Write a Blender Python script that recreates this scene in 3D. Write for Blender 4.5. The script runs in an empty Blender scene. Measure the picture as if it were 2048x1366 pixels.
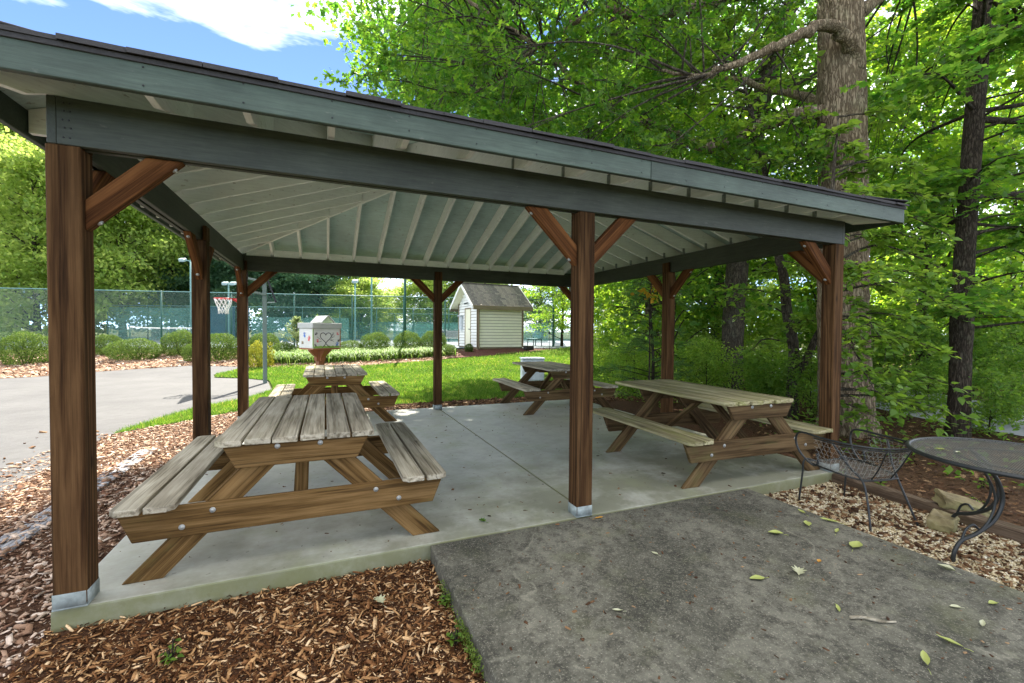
import bpy, bmesh, math, random
import numpy as np
from mathutils import Vector, Matrix
random.seed(11); rng = np.random.default_rng(11)
S = bpy.context.scene; COL = S.collection

# ------------------------------------------------------------------ camera, sky, sun, exposure
CAM = (1.2366, -3.0936, 1.4817); YAW, PITCH, ROLL = 0.39594, -0.02339, 0.00698
def _axes():
    f = Vector((math.sin(YAW)*math.cos(PITCH), math.cos(YAW)*math.cos(PITCH), math.sin(PITCH)))
    r = Vector((math.cos(YAW), -math.sin(YAW), 0)); u = r.cross(f)
    r2 = r*math.cos(ROLL)+u*math.sin(ROLL); u2 = r2.cross(f)
    return r2, u2, f
cd = bpy.data.cameras.new('camera'); cam = bpy.data.objects.new('camera', cd); COL.objects.link(cam)
_r, _u, _f = _axes()
cam.matrix_world = Matrix(((_r.x, _u.x, -_f.x, CAM[0]), (_r.y, _u.y, -_f.y, CAM[1]), (_r.z, _u.z, -_f.z, CAM[2]), (0, 0, 0, 1)))
cd.sensor_width = 36; cd.lens = 889.6/2048*36; cd.clip_start = 0.05; cd.clip_end = 2000
S.camera = cam

SUN_EL, SUN_AZ = math.radians(46), math.radians(13)      # azimuth clockwise from +Y
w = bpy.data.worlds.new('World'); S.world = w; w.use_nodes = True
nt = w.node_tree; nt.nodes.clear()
out = nt.nodes.new('ShaderNodeOutputWorld'); bg = nt.nodes.new('ShaderNodeBackground')
sky = nt.nodes.new('ShaderNodeTexSky'); sky.sky_type = 'NISHITA'; sky.sun_disc = False
sky.sun_elevation = SUN_EL; sky.sun_rotation = SUN_AZ; sky.air_density = 0.27; sky.dust_density = 0.0; sky.ozone_density = 3.0
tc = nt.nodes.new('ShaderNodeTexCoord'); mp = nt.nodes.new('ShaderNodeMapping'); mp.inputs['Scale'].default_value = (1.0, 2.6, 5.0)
mp.inputs['Rotation'].default_value = (0.2, 0.1, 0.7); mp.inputs['Location'].default_value = (1.66, -9.78, -14.43)  # added cloud cover softens the shade; offset picked so the viewed patch stays blue
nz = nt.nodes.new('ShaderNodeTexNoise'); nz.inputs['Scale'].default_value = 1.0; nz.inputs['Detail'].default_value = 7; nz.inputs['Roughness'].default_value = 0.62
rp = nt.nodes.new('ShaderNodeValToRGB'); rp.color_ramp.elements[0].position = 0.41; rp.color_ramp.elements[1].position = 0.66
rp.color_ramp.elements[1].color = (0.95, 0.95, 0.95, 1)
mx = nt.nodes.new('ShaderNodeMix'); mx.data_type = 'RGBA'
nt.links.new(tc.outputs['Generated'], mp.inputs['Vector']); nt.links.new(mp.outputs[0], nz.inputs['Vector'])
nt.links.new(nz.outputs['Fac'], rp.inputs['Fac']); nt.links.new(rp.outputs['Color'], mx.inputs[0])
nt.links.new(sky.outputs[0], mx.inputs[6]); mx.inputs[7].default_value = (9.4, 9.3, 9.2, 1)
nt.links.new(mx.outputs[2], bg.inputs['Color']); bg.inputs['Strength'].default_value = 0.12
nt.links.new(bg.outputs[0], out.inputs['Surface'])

sl = bpy.data.lights.new('sun', 'SUN'); sl.energy = 3.6; sl.angle = math.radians(0.55); sl.color = (1, 0.94, 0.84)
sun = bpy.data.objects.new('sun', sl); COL.objects.link(sun)
sdir = Vector((math.sin(SUN_AZ)*math.cos(SUN_EL), math.cos(SUN_AZ)*math.cos(SUN_EL), math.sin(SUN_EL)))
sun.rotation_euler = sdir.to_track_quat('Z', 'Y').to_euler(); sun.location = (0, 0, 30)
S.view_settings.view_transform = 'Standard'; S.view_settings.look = 'None'; S.view_settings.exposure = 2.42; S.view_settings.gamma = 1
S.render.engine = 'CYCLES'
S.cycles.max_bounces = 12; S.cycles.diffuse_bounces = 8; S.cycles.transmission_bounces = 10; S.cycles.transparent_max_bounces = 8

# ------------------------------------------------------------------ helpers
FX, FY = math.sin(YAW), math.cos(YAW)
def V(s, d):
    """point s metres right of and d metres ahead of the tripod (plan)"""
    return (CAM[0]+s*FY+d*FX, CAM[1]-s*FX+d*FY)
def depth(x, y): return (x-CAM[0])*FX+(y-CAM[1])*FY
def lat(x, y): return (x-CAM[0])*FY-(y-CAM[1])*FX
G0 = -0.12
def H(x, y): return G0+0.075*np.clip(depth(x, y)-14.5, 0, 9)

def tag(o, label=None, cat=None, group=None, kind=None):
    if label: o['label'] = label
    if cat: o['category'] = cat
    if group: o['group'] = group
    if kind: o['kind'] = kind
    return o
def thing(name, label, cat, loc=(0, 0, 0), rz=0.0, group=None):
    o = bpy.data.objects.new(name, None); COL.objects.link(o)
    o.location = loc; o.rotation_euler = (0, 0, rz); o.empty_display_size = 0.1
    return tag(o, label, cat, group)
def ob(name, me, mat=None, parent=None, M=None):
    o = bpy.data.objects.new(name, me); COL.objects.link(o)
    if mat is not None and len(me.materials) == 0: me.materials.append(mat)
    if parent is not None: o.parent = parent
    if M is not None: o.matrix_basis = M
    return o
def sub(o, parent):
    """hang a part one level deeper, keeping its place"""
    o.matrix_basis = parent.matrix_basis.inverted() @ o.matrix_basis; o.parent = parent; return o
def mesh(verts, faces, name='m', smooth=False):
    me = bpy.data.meshes.new(name); me.from_pydata([tuple(v) for v in verts], [], [tuple(f) for f in faces])
    if smooth: me.polygons.foreach_set('use_smooth', [True]*len(me.polygons))
    me.update(); return me
def npmesh(verts, faces, smooth=False):
    """verts (n,3), faces list of arrays (m,k)"""
    me = bpy.data.meshes.new('m'); verts = np.asarray(verts, np.float32)
    if not isinstance(faces, list): faces = [faces]
    faces = [np.asarray(f, np.int32) for f in faces if len(f)]
    me.vertices.add(len(verts)); me.vertices.foreach_set('co', verts.ravel())
    nl = sum(f.size for f in faces); npoly = sum(len(f) for f in faces)
    me.loops.add(nl); me.loops.foreach_set('vertex_index', np.concatenate([f.ravel() for f in faces]))
    tot = np.concatenate([np.full(len(f), f.shape[1], np.int32) for f in faces])
    st = np.concatenate([[0], np.cumsum(tot)[:-1]]).astype(np.int32)
    me.polygons.add(npoly); me.polygons.foreach_set('loop_start', st)
    if smooth: me.polygons.foreach_set('use_smooth', np.ones(npoly, bool))
    me.update(calc_edges=True); me.validate(); return me

_cache = {}
def bevbm(bm, bev):
    if bev > 0:
        bmesh.ops.bevel(bm, geom=list(bm.edges), offset=bev, segments=1, affect='EDGES', clamp_overlap=True)
def boxme(lx, ly, lz, bev=0.004, mat=None):
    k = ('b', round(lx, 4), round(ly, 4), round(lz, 4), bev, mat.name if mat else '')
    if k in _cache: return _cache[k]
    bm = bmesh.new(); bmesh.ops.create_cube(bm, size=1)
    for v in bm.verts: v.co = (v.co.x*lx, v.co.y*ly, v.co.z*lz)
    bevbm(bm, bev)
    me = bpy.data.meshes.new('box'); bm.to_mesh(me); bm.free()
    if mat: me.materials.append(mat)
    _cache[k] = me; return me
def polyme(pts, th, bev=0.003, mat=None, key=None):
    """polygon in local XZ, thickness th along Y (centred)"""
    k = ('p', tuple((round(a, 4), round(b, 4)) for a, b in pts), th, bev, mat.name if mat else '')
    if k in _cache: return _cache[k]
    bm = bmesh.new()
    a = [bm.verts.new((x, -th/2, z)) for x, z in pts]; b = [bm.verts.new((x, th/2, z)) for x, z in pts]
    bm.faces.new(a); bm.faces.new(b[::-1]); n = len(pts)
    for i in range(n): bm.faces.new((a[(i+1) % n], a[i], b[i], b[(i+1) % n]))
    bmesh.ops.recalc_face_normals(bm, faces=bm.faces)
    bevbm(bm, bev)
    me = bpy.data.meshes.new('poly'); bm.to_mesh(me); bm.free()
    if mat: me.materials.append(mat)
    _cache[k] = me; return me
def frame(p0, p1, up=(0, 0, 1)):
    """matrix at the middle of p0-p1, local X along it, local Z towards up"""
    p0, p1 = Vector(p0), Vector(p1); x = (p1-p0).normalized(); u = Vector(up)
    y = u.cross(x)
    if y.length < 1e-5: y = Vector((0, 1, 0)).cross(x)
    y.normalize(); z = x.cross(y); c = (p0+p1)/2
    return Matrix(((x.x, y.x, z.x, c.x), (x.y, y.y, z.y, c.y), (x.z, y.z, z.z, c.z), (0, 0, 0, 1)))
def board(name, p0, p1, width, thick, mat, parent=None, up=(0, 0, 1), bev=0.004):
    L = (Vector(p1)-Vector(p0)).length
    return ob(name, boxme(L, thick, width, bev, mat), mat, parent, frame(p0, p1, up))
def T(x, y, z, rz=0, rx=0, ry=0):
    return Matrix.Translation((x, y, z)) @ Matrix.Rotation(rz, 4, 'Z') @ Matrix.Rotation(ry, 4, 'Y') @ Matrix.Rotation(rx, 4, 'X')
def box(name, x0, x1, y0, y1, z0, z1, mat, parent=None, bev=0.003):
    return ob(name, boxme(x1-x0, y1-y0, z1-z0, bev, mat), mat, parent, T((x0+x1)/2, (y0+y1)/2, (z0+z1)/2))
def catmull(pts, n=8):
    P = [np.array(p, float) for p in pts]; P = [2*P[0]-P[1]]+P+[2*P[-1]-P[-2]]; o = []
    for i in range(1, len(P)-2):
        for k in range(n):
            t = k/n; a, b, c, d = P[i-1], P[i], P[i+1], P[i+2]
            o.append(0.5*((2*b)+(-a+c)*t+(2*a-5*b+4*c-d)*t*t+(-a+3*b-3*c+d)*t**3))
    o.append(P[-2]); return np.array(o)
def tube(path, radii, sides=6, cap=True):
    path = np.asarray(path, float); n = len(path)
    radii = np.broadcast_to(np.asarray(radii, float), (n,))
    tan = np.gradient(path, axis=0); tan /= np.linalg.norm(tan, axis=1, keepdims=True)+1e-9
    ref = np.array([0.31, 0.22, 0.92]); u = np.cross(tan, ref); bad = np.linalg.norm(u, axis=1) < 0.15
    u[bad] = np.cross(tan[bad], [1., 0, 0]); u /= np.linalg.norm(u, axis=1, keepdims=True); v = np.cross(tan, u)
    for i in range(1, n):                      # parallel transport keeps the sections from twisting
        ui = u[i-1]-tan[i]*np.dot(u[i-1], tan[i]); u[i] = ui/(np.linalg.norm(ui)+1e-9); v[i] = np.cross(tan[i], u[i])
    a = np.arange(sides)/sides*2*np.pi
    vs = path[:, None]+radii[:, None, None]*(np.cos(a)[None, :, None]*u[:, None]+np.sin(a)[None, :, None]*v[:, None])
    vs = vs.reshape(-1, 3); i = np.arange(n-1)[:, None]*sides; j = np.arange(sides)[None]; jn = (j+1) % sides
    q = np.stack([i+j, i+jn, i+sides+jn, i+sides+j], -1).reshape(-1, 4)
    f = [q]
    if cap: f.append(np.array([np.arange(sides)[::-1], (n-1)*sides+np.arange(sides)]))
    return vs, f
class Acc:
    def __init__(s): s.v = []; s.f = {}; s.n = 0
    def add(s, v, faces):
        v = np.asarray(v, float)
        if not isinstance(faces, list): faces = [faces]
        for f in faces:
            f = np.asarray(f)
            if len(f): s.f.setdefault(f.shape[1], []).append(f+s.n)
        s.v.append(v); s.n += len(v)
    def tube(s, path, r, sides=6, cap=True): s.add(*tube(path, r, sides, cap))
    def box(s, x0, x1, y0, y1, z0, z1):
        v = [(x, y, z) for x in (x0, x1) for y in (y0, y1) for z in (z0, z1)]
        s.add(v, np.array([(0, 1, 3, 2), (4, 6, 7, 5), (0, 4, 5, 1), (2, 3, 7, 6), (0, 2, 6, 4), (1, 5, 7, 3)]))
    def me(s, smooth=False): return npmesh(np.concatenate(s.v), [np.concatenate(x) for x in s.f.values()], smooth)

# ------------------------------------------------------------------ materials
class NT:
    def __init__(s, name):
        s.m = bpy.data.materials.new(name); s.m.use_nodes = True; s.t = s.m.node_tree; s.b = s.t.nodes['Principled BSDF']
        s.out = s.t.nodes['Material Output']
    def n(s, typ, **kw):
        x = s.t.nodes.new(typ)
        for k, v in kw.items(): setattr(x, k, v)
        return x
    def l(s, a, b): s.t.links.new(a, b)
    def coord(s, kind='Object', scale=(1, 1, 1), rnd=False):
        c = s.n('ShaderNodeTexCoord').outputs[kind]
        if rnd:
            oi = s.n('ShaderNodeObjectInfo'); mul = s.n('ShaderNodeMath', operation='MULTIPLY'); s.l(oi.outputs['Random'], mul.inputs[0]); mul.inputs[1].default_value = 37.0
            ad = s.n('ShaderNodeVectorMath', operation='ADD'); s.l(c, ad.inputs[0]); s.l(mul.outputs[0], ad.inputs[1]); c = ad.outputs[0]
        m = s.n('ShaderNodeMapping'); m.inputs['Scale'].default_value = scale; s.l(c, m.inputs['Vector']); return m.outputs[0]
    def noise(s, vec, scale=5, detail=4, rough=0.55, dist=0.0):
        x = s.n('ShaderNodeTexNoise'); x.inputs['Scale'].default_value = scale; x.inputs['Detail'].default_value = detail
        x.inputs['Roughness'].default_value = rough; x.inputs['Distortion'].default_value = dist; s.l(vec, x.inputs['Vector']); return x.outputs['Fac']
    def ramp(s, fac, stops):
        r = s.n('ShaderNodeValToRGB'); e = r.color_ramp.elements
        while len(e) < len(stops): e.new(0.5)
        for i, (p, c) in enumerate(stops):
            e[i].position = p; e[i].color = (*(c if not isinstance(c, (int, float)) else (c, c, c)), 1)
        s.l(fac, r.inputs['Fac']); return r.outputs['Color']
    def mix(s, fac, a, b, blend='MIX'):
        x = s.n('ShaderNodeMix', data_type='RGBA', blend_type=blend)
        for k, val in ((0, fac), (6, a), (7, b)):
            if isinstance(val, (int, float)): x.inputs[k].default_value = val
            elif isinstance(val, tuple): x.inputs[k].default_value = (*val, 1)
            else: s.l(val, x.inputs[k])
        return x.outputs[2]
    def bump(s, h, strength=0.3, dist=0.01):
        x = s.n('ShaderNodeBump'); x.inputs['Strength'].default_value = strength; x.inputs['Distance'].default_value = dist
        s.l(h, x.inputs['Height']); s.l(x.outputs[0], s.b.inputs['Normal']); return x
    def col(s, c):
        if isinstance(c, tuple): s.b.inputs['Base Color'].default_value = (*c, 1)
        else: s.l(c, s.b.inputs['Base Color'])
    def rough(s, v): s.b.inputs['Roughness'].default_value = v
    def spec(s, v): s.b.inputs['Specular IOR Level'].default_value = v

def wood(name, dark, mid, light, rough=0.75, moss=None, moss_amt=0.0, spec=0.1, crack=0.5):
    t = NT(name); c = t.coord('Object', (0.5, 7, 7), rnd=True)
    w = t.n('ShaderNodeTexWave', wave_type='BANDS', bands_direction='Y'); w.inputs['Scale'].default_value = 0.9; w.inputs['Distortion'].default_value = 16
    w.inputs['Detail'].default_value = 4; w.inputs['Detail Scale'].default_value = 0.8; w.inputs['Detail Roughness'].default_value = 0.6; t.l(c, w.inputs['Vector'])
    fine = t.noise(t.coord('Object', (3.0, 130, 130), rnd=True), 1.6, 4, 0.65); fib = t.noise(t.coord('Object', (1.2, 45, 45), rnd=True), 1.3, 4, 0.6)
    g = t.mix(0.72, w.outputs['Color'], fib); g = t.mix(0.35, g, fine)
    colr = t.ramp(g, [(0.32, dark), (0.47, mid), (0.64, light)])
    # knots with a ring round them
    vo = t.n('ShaderNodeTexVoronoi'); vo.inputs['Scale'].default_value = 1.0; vo.inputs['Randomness'].default_value = 1.0; t.l(t.coord('Object', (1.3, 4.2, 4.2), rnd=True), vo.inputs['Vector'])
    colr = t.mix(t.ramp(vo.outputs['Distance'], [(0.035, 0.85), (0.06, 0.25), (0.11, 0.0)]), colr, tuple(x*0.6 for x in dark))
    # drying checks
    ck = t.noise(t.coord('Object', (0.45, 34, 34), rnd=True), 1.0, 2, 0.5); colr = t.mix(t.ramp(ck, [(0.60, 0.0), (0.625, crack)]), colr, tuple(x*0.35 for x in dark))
    lg = t.noise(t.coord('Object', (1, 2.2, 2.2), rnd=True), 1.4, 5, 0.65)
    colr = t.mix(t.ramp(lg, [(0.36, 0.0), (0.70, 0.5)]), colr, tuple(x*0.62 for x in mid))
    if moss:
        mm = t.noise(t.coord('Object', (1, 3, 3), rnd=True), 2.3, 6, 0.7)
        colr = t.mix(t.ramp(mm, [(0.62-moss_amt*0.35, 0.0), (0.9-moss_amt*0.3, min(1.0, 0.35+moss_amt))]), colr, moss)
    oi = t.n('ShaderNodeObjectInfo'); br = t.ramp(oi.outputs['Random'], [(0, 0.80), (1, 1.16)])
    colr = t.mix(1.0, colr, br, 'MULTIPLY')
    t.col(colr); t.rough(rough); t.spec(spec); t.bump(t.mix(t.ramp(ck, [(0.60, 0.0), (0.625, 1.0)]), g, (0.0, 0.0, 0.0)), 0.5, 0.004); return t.m

M = {}
M['post'] = wood('stained_post_wood', (0.016, 0.0075, 0.003), (0.061, 0.0295, 0.0108), (0.115, 0.061, 0.024), 0.85)
M['brace'] = wood('stained_brace_wood', (0.026, 0.009, 0.0026), (0.105, 0.040, 0.0118), (0.185, 0.078, 0.0245), 0.82)
M['grey'] = wood('weathered_grey_wood', (0.13, 0.105, 0.065), (0.33, 0.29, 0.205), (0.50, 0.45, 0.335), 0.9, (0.19, 0.20, 0.085), 0.2)
M['moss'] = wood('mossy_weathered_wood', (0.11, 0.09, 0.04), (0.29, 0.255, 0.135), (0.44, 0.395, 0.235), 0.88, (0.20, 0.21, 0.05), 0.45)
M['frame'] = wood('table_frame_wood', (0.034, 0.017, 0.0055), (0.128, 0.072, 0.023), (0.225, 0.135, 0.052), 0.88, (0.11, 0.13, 0.04), 0.16)
M['framedark'] = wood('table_frame_dark_wood', (0.022, 0.013, 0.005), (0.082, 0.050, 0.021), (0.15, 0.098, 0.045), 0.82, (0.10, 0.12, 0.035), 0.22)
M['timber'] = wood('landscape_timber', (0.10, 0.095, 0.09), (0.24, 0.235, 0.235), (0.36, 0.36, 0.36), 0.9)
M['timberb'] = wood('old_brown_timber', (0.04, 0.026, 0.014), (0.10, 0.07, 0.045), (0.17, 0.125, 0.085), 0.9, (0.09, 0.10, 0.03), 0.2)

def paint(name, base, var=0.25, peel=None, peel_amt=0.3, rough=0.6, spec=0.35):
    t = NT(name); c = t.coord('Object', (1, 1, 1), rnd=True)
    n1 = t.noise(c, 1.3, 6, 0.68); n2 = t.noise(t.coord('Object', (2.5, 42, 42), rnd=True), 2, 5, 0.65)
    colr = t.mix(t.ramp(n1, [(0.3, 0.0), (0.72, 1.0)]), tuple(x*(1-var) for x in base), tuple(min(1, x*(1+var*0.7)) for x in base))
    if peel:
        p = t.noise(t.coord('Object', (3, 3, 9), rnd=True), 4.0, 6, 0.7)
        colr = t.mix(t.ramp(p, [(0.66-peel_amt*0.2, 0.0), (0.74-peel_amt*0.15, 0.8)]), colr, peel)
    colr = t.mix(1.0, colr, t.ramp(n2, [(0.3, 1-var*0.8), (0.7, 1+var*0.5)]), 'MULTIPLY')
    t.col(colr); t.rough(rough); t.spec(spec); t.bump(n2, 0.35, 0.004); return t.m
M['green'] = paint('dark_green_paint', (0.062, 0.088, 0.064), 0.36, (0.13, 0.14, 0.11), 0.12)
M['greenshade'] = paint('shaded_green_paint', (0.048, 0.056, 0.040), 0.4, (0.10, 0.10, 0.075), 0.1)  # same paint as the fascia, with the beams' shade put into the colour
M['deck'] = paint('soffit_paint', (0.46, 0.60, 0.585), 0.22, (0.22, 0.21, 0.18), 0.3, 0.75, 0.2)
M['rafter'] = paint('rafter_paint', (0.84, 0.89, 0.84), 0.12, (0.33, 0.29, 0.23), 0.22, 0.7, 0.2)
M['boxwhite'] = paint('greyed_white_paint', (0.60, 0.60, 0.54), 0.12, None, 0, 0.6)  # white toned down to a pale grey
M['lidshade'] = paint('shaded_lid_paint', (0.40, 0.41, 0.37), 0.15, None, 0, 0.6)  # shade on the lid put into its paint as grey
M['white'] = paint('white_paint', (0.84, 0.84, 0.80), 0.05, None, 0, 0.5)
M['cream'] = paint('cream_siding_paint', (0.82, 0.79, 0.60), 0.07, None, 0, 0.6)
M['tan'] = paint('tan_trim_paint', (0.22, 0.17, 0.10), 0.15, None, 0, 0.6)
M['poleg'] = paint('green_grey_pole_paint', (0.15, 0.19, 0.165), 0.15)
M['rust'] = paint('red_brown_stain', (0.27, 0.10, 0.035), 0.25)

def flat(name, c, rough=0.6, metal=0.0, var=0.15, scale=8):
    t = NT(name); n = t.noise(t.coord('Object', (1, 1, 1), rnd=True), scale, 4, 0.6)
    t.col(t.mix(t.ramp(n, [(0.3, 0.0), (0.7, 1.0)]), tuple(x*(1-var) for x in c), tuple(min(1, x*(1+var)) for x in c)))
    t.rough(rough); t.b.inputs['Metallic'].default_value = metal; t.bump(n, 0.1, 0.002); return t.m
M['galv'] = flat('galvanised_steel', (0.27, 0.31, 0.285), 0.75, 0.15, 0.35, 14)
M['bolt'] = flat('zinc_bolt', (0.34, 0.34, 0.30), 0.55, 0.3)
M['wire'] = flat('dusty_black_mesh_wire', (0.26, 0.26, 0.225), 0.45, 0.3)
M['iron'] = flat('black_wrought_iron', (0.018, 0.02, 0.018), 0.45, 0.2)
M['chain'] = flat('green_vinyl_wire', (0.025, 0.11, 0.085), 0.45)
M['fpost'] = flat('green_fence_post', (0.012, 0.085, 0.062), 0.45)
M['rail'] = flat('fence_rail_aqua', (0.12, 0.26, 0.24), 0.4)
def screenmat(name, c, tr):
    t = NT(name); n = t.noise(t.coord('Object', (1, 1, 3)), 1.1, 4, 0.6); t.col(t.mix(t.ramp(n, [(0.3, 0.0), (0.7, 1.0)]), tuple(x*0.75 for x in c), tuple(x*1.2 for x in c))); t.rough(0.9); t.spec(0.05)
    tp = t.n('ShaderNodeBsdfTransparent'); ms = t.n('ShaderNodeMixShader'); ms.inputs[0].default_value = tr; t.l(t.b.outputs[0], ms.inputs[1]); t.l(tp.outputs[0], ms.inputs[2]); t.l(ms.outputs[0], t.out.inputs['Surface']); return t.m
M['teal'] = screenmat('teal_open_weave_screen', (0.16, 0.36, 0.30), 0.45)
M['navy'] = flat('dark_blue_windscreen', (0.02, 0.075, 0.11), 0.8, 0, 0.2, 1.2)
M['lamp'] = flat('pale_lamp_metal', (0.32, 0.42, 0.42), 0.5)
M['red'] = flat('red_rim_paint', (0.55, 0.03, 0.025), 0.4)
M['net'] = flat('white_net_cord', (0.72, 0.70, 0.64), 0.85)
M['black'] = flat('black_plastic', (0.012, 0.012, 0.013), 0.5)
M['bluebench'] = flat('blue_green_bench_paint', (0.16, 0.33, 0.36), 0.5)
M['greybench'] = flat('grey_bench_paint', (0.34, 0.35, 0.36), 0.5)
M['bench_leg'] = flat('dark_bench_metal', (0.03, 0.05, 0.05), 0.5)
M['pblue'] = flat('blue_hand_paint', (0.02, 0.12, 0.45), 0.6)
M['pred'] = flat('red_hand_paint', (0.62, 0.05, 0.06), 0.6)
M['pdark'] = flat('dark_brush_paint', (0.02, 0.018, 0.02), 0.6)
M['pgreen'] = flat('green_brush_paint', (0.20, 0.34, 0.05), 0.6)
M['util'] = flat('pale_grey_cabinet', (0.52, 0.56, 0.58), 0.5)
M['lib'] = flat('lime_birdhouse_paint', (0.55, 0.66, 0.38), 0.6)

def concrete(name, lo, hi, stain, speck, moss=None, rough=0.85, spec=0.35):
    t = NT(name); c = t.coord('Object'); n1 = t.noise(c, 0.9, 6, 0.62); n2 = t.noise(c, 60, 3, 0.6); n3 = t.noise(c, 7, 5, 0.65)
    colr = t.mix(t.ramp(n1, [(0.32, 0.0), (0.68, 1.0)]), lo, hi)
    colr = t.mix(t.ramp(n3, [(0.45, 0.0), (0.72, 0.55)]), colr, stain)
    colr = t.mix(t.ramp(n2, [(0.56, 0.0), (0.68, speck[1])]), colr, speck[0])
    if moss:
        n4 = t.noise(t.coord('Object', (1, 1, 1)), 1.1, 5, 0.7); colr = t.mix(t.ramp(n4, [(0.54, 0.0), (0.72, 0.5)]), colr, moss)
    t.col(colr); t.rough(rough); t.spec(spec); t.bump(t.mix(0.5, n2, n3), 0.35, 0.004); return t.m
def slabmat():
    t = NT('broom_finished_concrete'); c = t.coord('Object'); n1 = t.noise(c, 0.8, 6, 0.65); n2 = t.noise(c, 90, 3, 0.6); n3 = t.noise(c, 5, 6, 0.7); br = t.noise(t.coord('Object', (4, 160, 1)), 1.0, 2, 0.5)
    colr = t.mix(t.ramp(n1, [(0.30, 0.0), (0.66, 1.0)]), (0.37, 0.37, 0.29), (0.50, 0.50, 0.415))
    colr = t.mix(t.ramp(n3, [(0.44, 0.0), (0.70, 0.6)]), colr, (0.30, 0.275, 0.22))
    colr = t.mix(t.ramp(br, [(0.40, 0.25), (0.6, 0.0)]), colr, (0.28, 0.27, 0.23))
    # algae staining towards the walk and the middle front
    sx = t.n('ShaderNodeSeparateXYZ'); t.l(c, sx.inputs[0])
    xs_ = t.n('ShaderNodeMath', operation='MULTIPLY_ADD'); t.l(sx.outputs['X'], xs_.inputs[0]); xs_.inputs[1].default_value = -0.32; t.l(sx.outputs['Y'], xs_.inputs[2])
    mr = t.n('ShaderNodeMapRange'); mr.inputs['From Min'].default_value = -1.1; mr.inputs['From Max'].default_value = 1.2; mr.inputs['To Min'].default_value = 1.0; mr.inputs['To Max'].default_value = 0.0; t.l(xs_.outputs[0], mr.inputs['Value'])
    n5 = t.noise(c, 1.7, 5, 0.65); mm = t.n('ShaderNodeMath', operation='MULTIPLY'); t.l(mr.outputs[0], mm.inputs[0]); t.l(t.ramp(n5, [(0.32, 0.0), (0.62, 1.0)]), mm.inputs[1])
    colr = t.mix(t.ramp(mm.outputs[0], [(0.06, 0.0), (0.60, 0.72)]), colr, (0.135, 0.135, 0.075))
    n4 = t.noise(c, 1.3, 5, 0.7); colr = t.mix(t.ramp(n4, [(0.52, 0.0), (0.68, 0.45)]), colr, (0.25, 0.275, 0.13))
    nd = t.noise(c, 22, 2, 0.5); colr = t.mix(t.ramp(nd, [(0.68, 0.0), (0.74, 0.55)]), colr, (0.10, 0.085, 0.06))
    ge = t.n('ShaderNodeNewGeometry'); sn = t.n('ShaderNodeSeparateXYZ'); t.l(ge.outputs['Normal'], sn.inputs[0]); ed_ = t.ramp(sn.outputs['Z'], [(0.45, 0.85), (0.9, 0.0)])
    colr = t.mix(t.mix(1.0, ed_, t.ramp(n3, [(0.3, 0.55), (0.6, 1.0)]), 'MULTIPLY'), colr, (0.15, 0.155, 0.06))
    t.col(colr); t.rough(0.62); t.spec(0.5); t.bump(t.mix(0.5, n2, br), 0.3, 0.003); return t.m
M['slab'] = slabmat()
def walkmat():
    t = NT('dark_weathered_concrete'); c = t.coord('Object'); n1 = t.noise(c, 1.1, 7, 0.7); n2 = t.noise(c, 110, 4, 0.75); n3 = t.noise(c, 9, 8, 0.78); n6 = t.noise(c, 38, 5, 0.7)
    colr = t.mix(t.ramp(n1, [(0.36, 0.0), (0.62, 1.0)]), (0.030, 0.030, 0.020), (0.15, 0.142, 0.105))
    colr = t.mix(t.ramp(n3, [(0.46, 0.0), (0.60, 0.75)]), colr, (0.024, 0.022, 0.015))
    colr = t.mix(t.ramp(n6, [(0.50, 0.0), (0.70, 0.45)]), colr, (0.22, 0.205, 0.15))
    colr = t.mix(t.ramp(n2, [(0.56, 0.0), (0.68, 0.6)]), colr, (0.42, 0.39, 0.30))
    wv = t.n('ShaderNodeTexVoronoi', feature='DISTANCE_TO_EDGE'); wv.inputs['Scale'].default_value = 0.62; wn = t.n('ShaderNodeTexNoise'); wn.inputs['Scale'].default_value = 2.2; wn.inputs['Detail'].default_value = 5; t.l(c, wn.inputs['Vector'])
    ad = t.n('ShaderNodeVectorMath', operation='MULTIPLY_ADD'); t.l(wn.outputs['Color'], ad.inputs[0]); ad.inputs[1].default_value = (0.55, 0.55, 0.0); t.l(c, ad.inputs[2]); t.l(ad.outputs[0], wv.inputs['Vector'])
    cr = t.ramp(wv.outputs['Distance'], [(0.001, 0.32), (0.009, 0.0)]); cr = t.mix(1.0, cr, t.ramp(t.noise(c, 3.3, 4, 0.6), [(0.42, 0.0), (0.6, 1.0)]), 'MULTIPLY'); colr = t.mix(cr, colr, (0.36, 0.34, 0.25))
    n4 = t.noise(c, 2.0, 5, 0.7); colr = t.mix(t.ramp(n4, [(0.54, 0.0), (0.72, 0.4)]), colr, (0.14, 0.145, 0.07))
    t.col(colr); t.rough(0.85); t.spec(0.3); t.bump(t.mix(0.5, n2, n6), 0.5, 0.005); return t.m
M['walk'] = walkmat()
M['asphalt'] = concrete('sun_bleached_asphalt', (0.064, 0.062, 0.060), (0.094, 0.091, 0.087), (0.056, 0.053, 0.049), ((0.16, 0.155, 0.15), 0.35))
M['drive'] = concrete('pale_driveway', (0.30, 0.31, 0.33), (0.42, 0.43, 0.45), (0.26, 0.26, 0.27), ((0.5, 0.5, 0.5), 0.3))
M['court'] = concrete('blue_grey_court', (0.11, 0.14, 0.16), (0.15, 0.18, 0.20), (0.12, 0.14, 0.15), ((0.2, 0.22, 0.24), 0.2))
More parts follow.
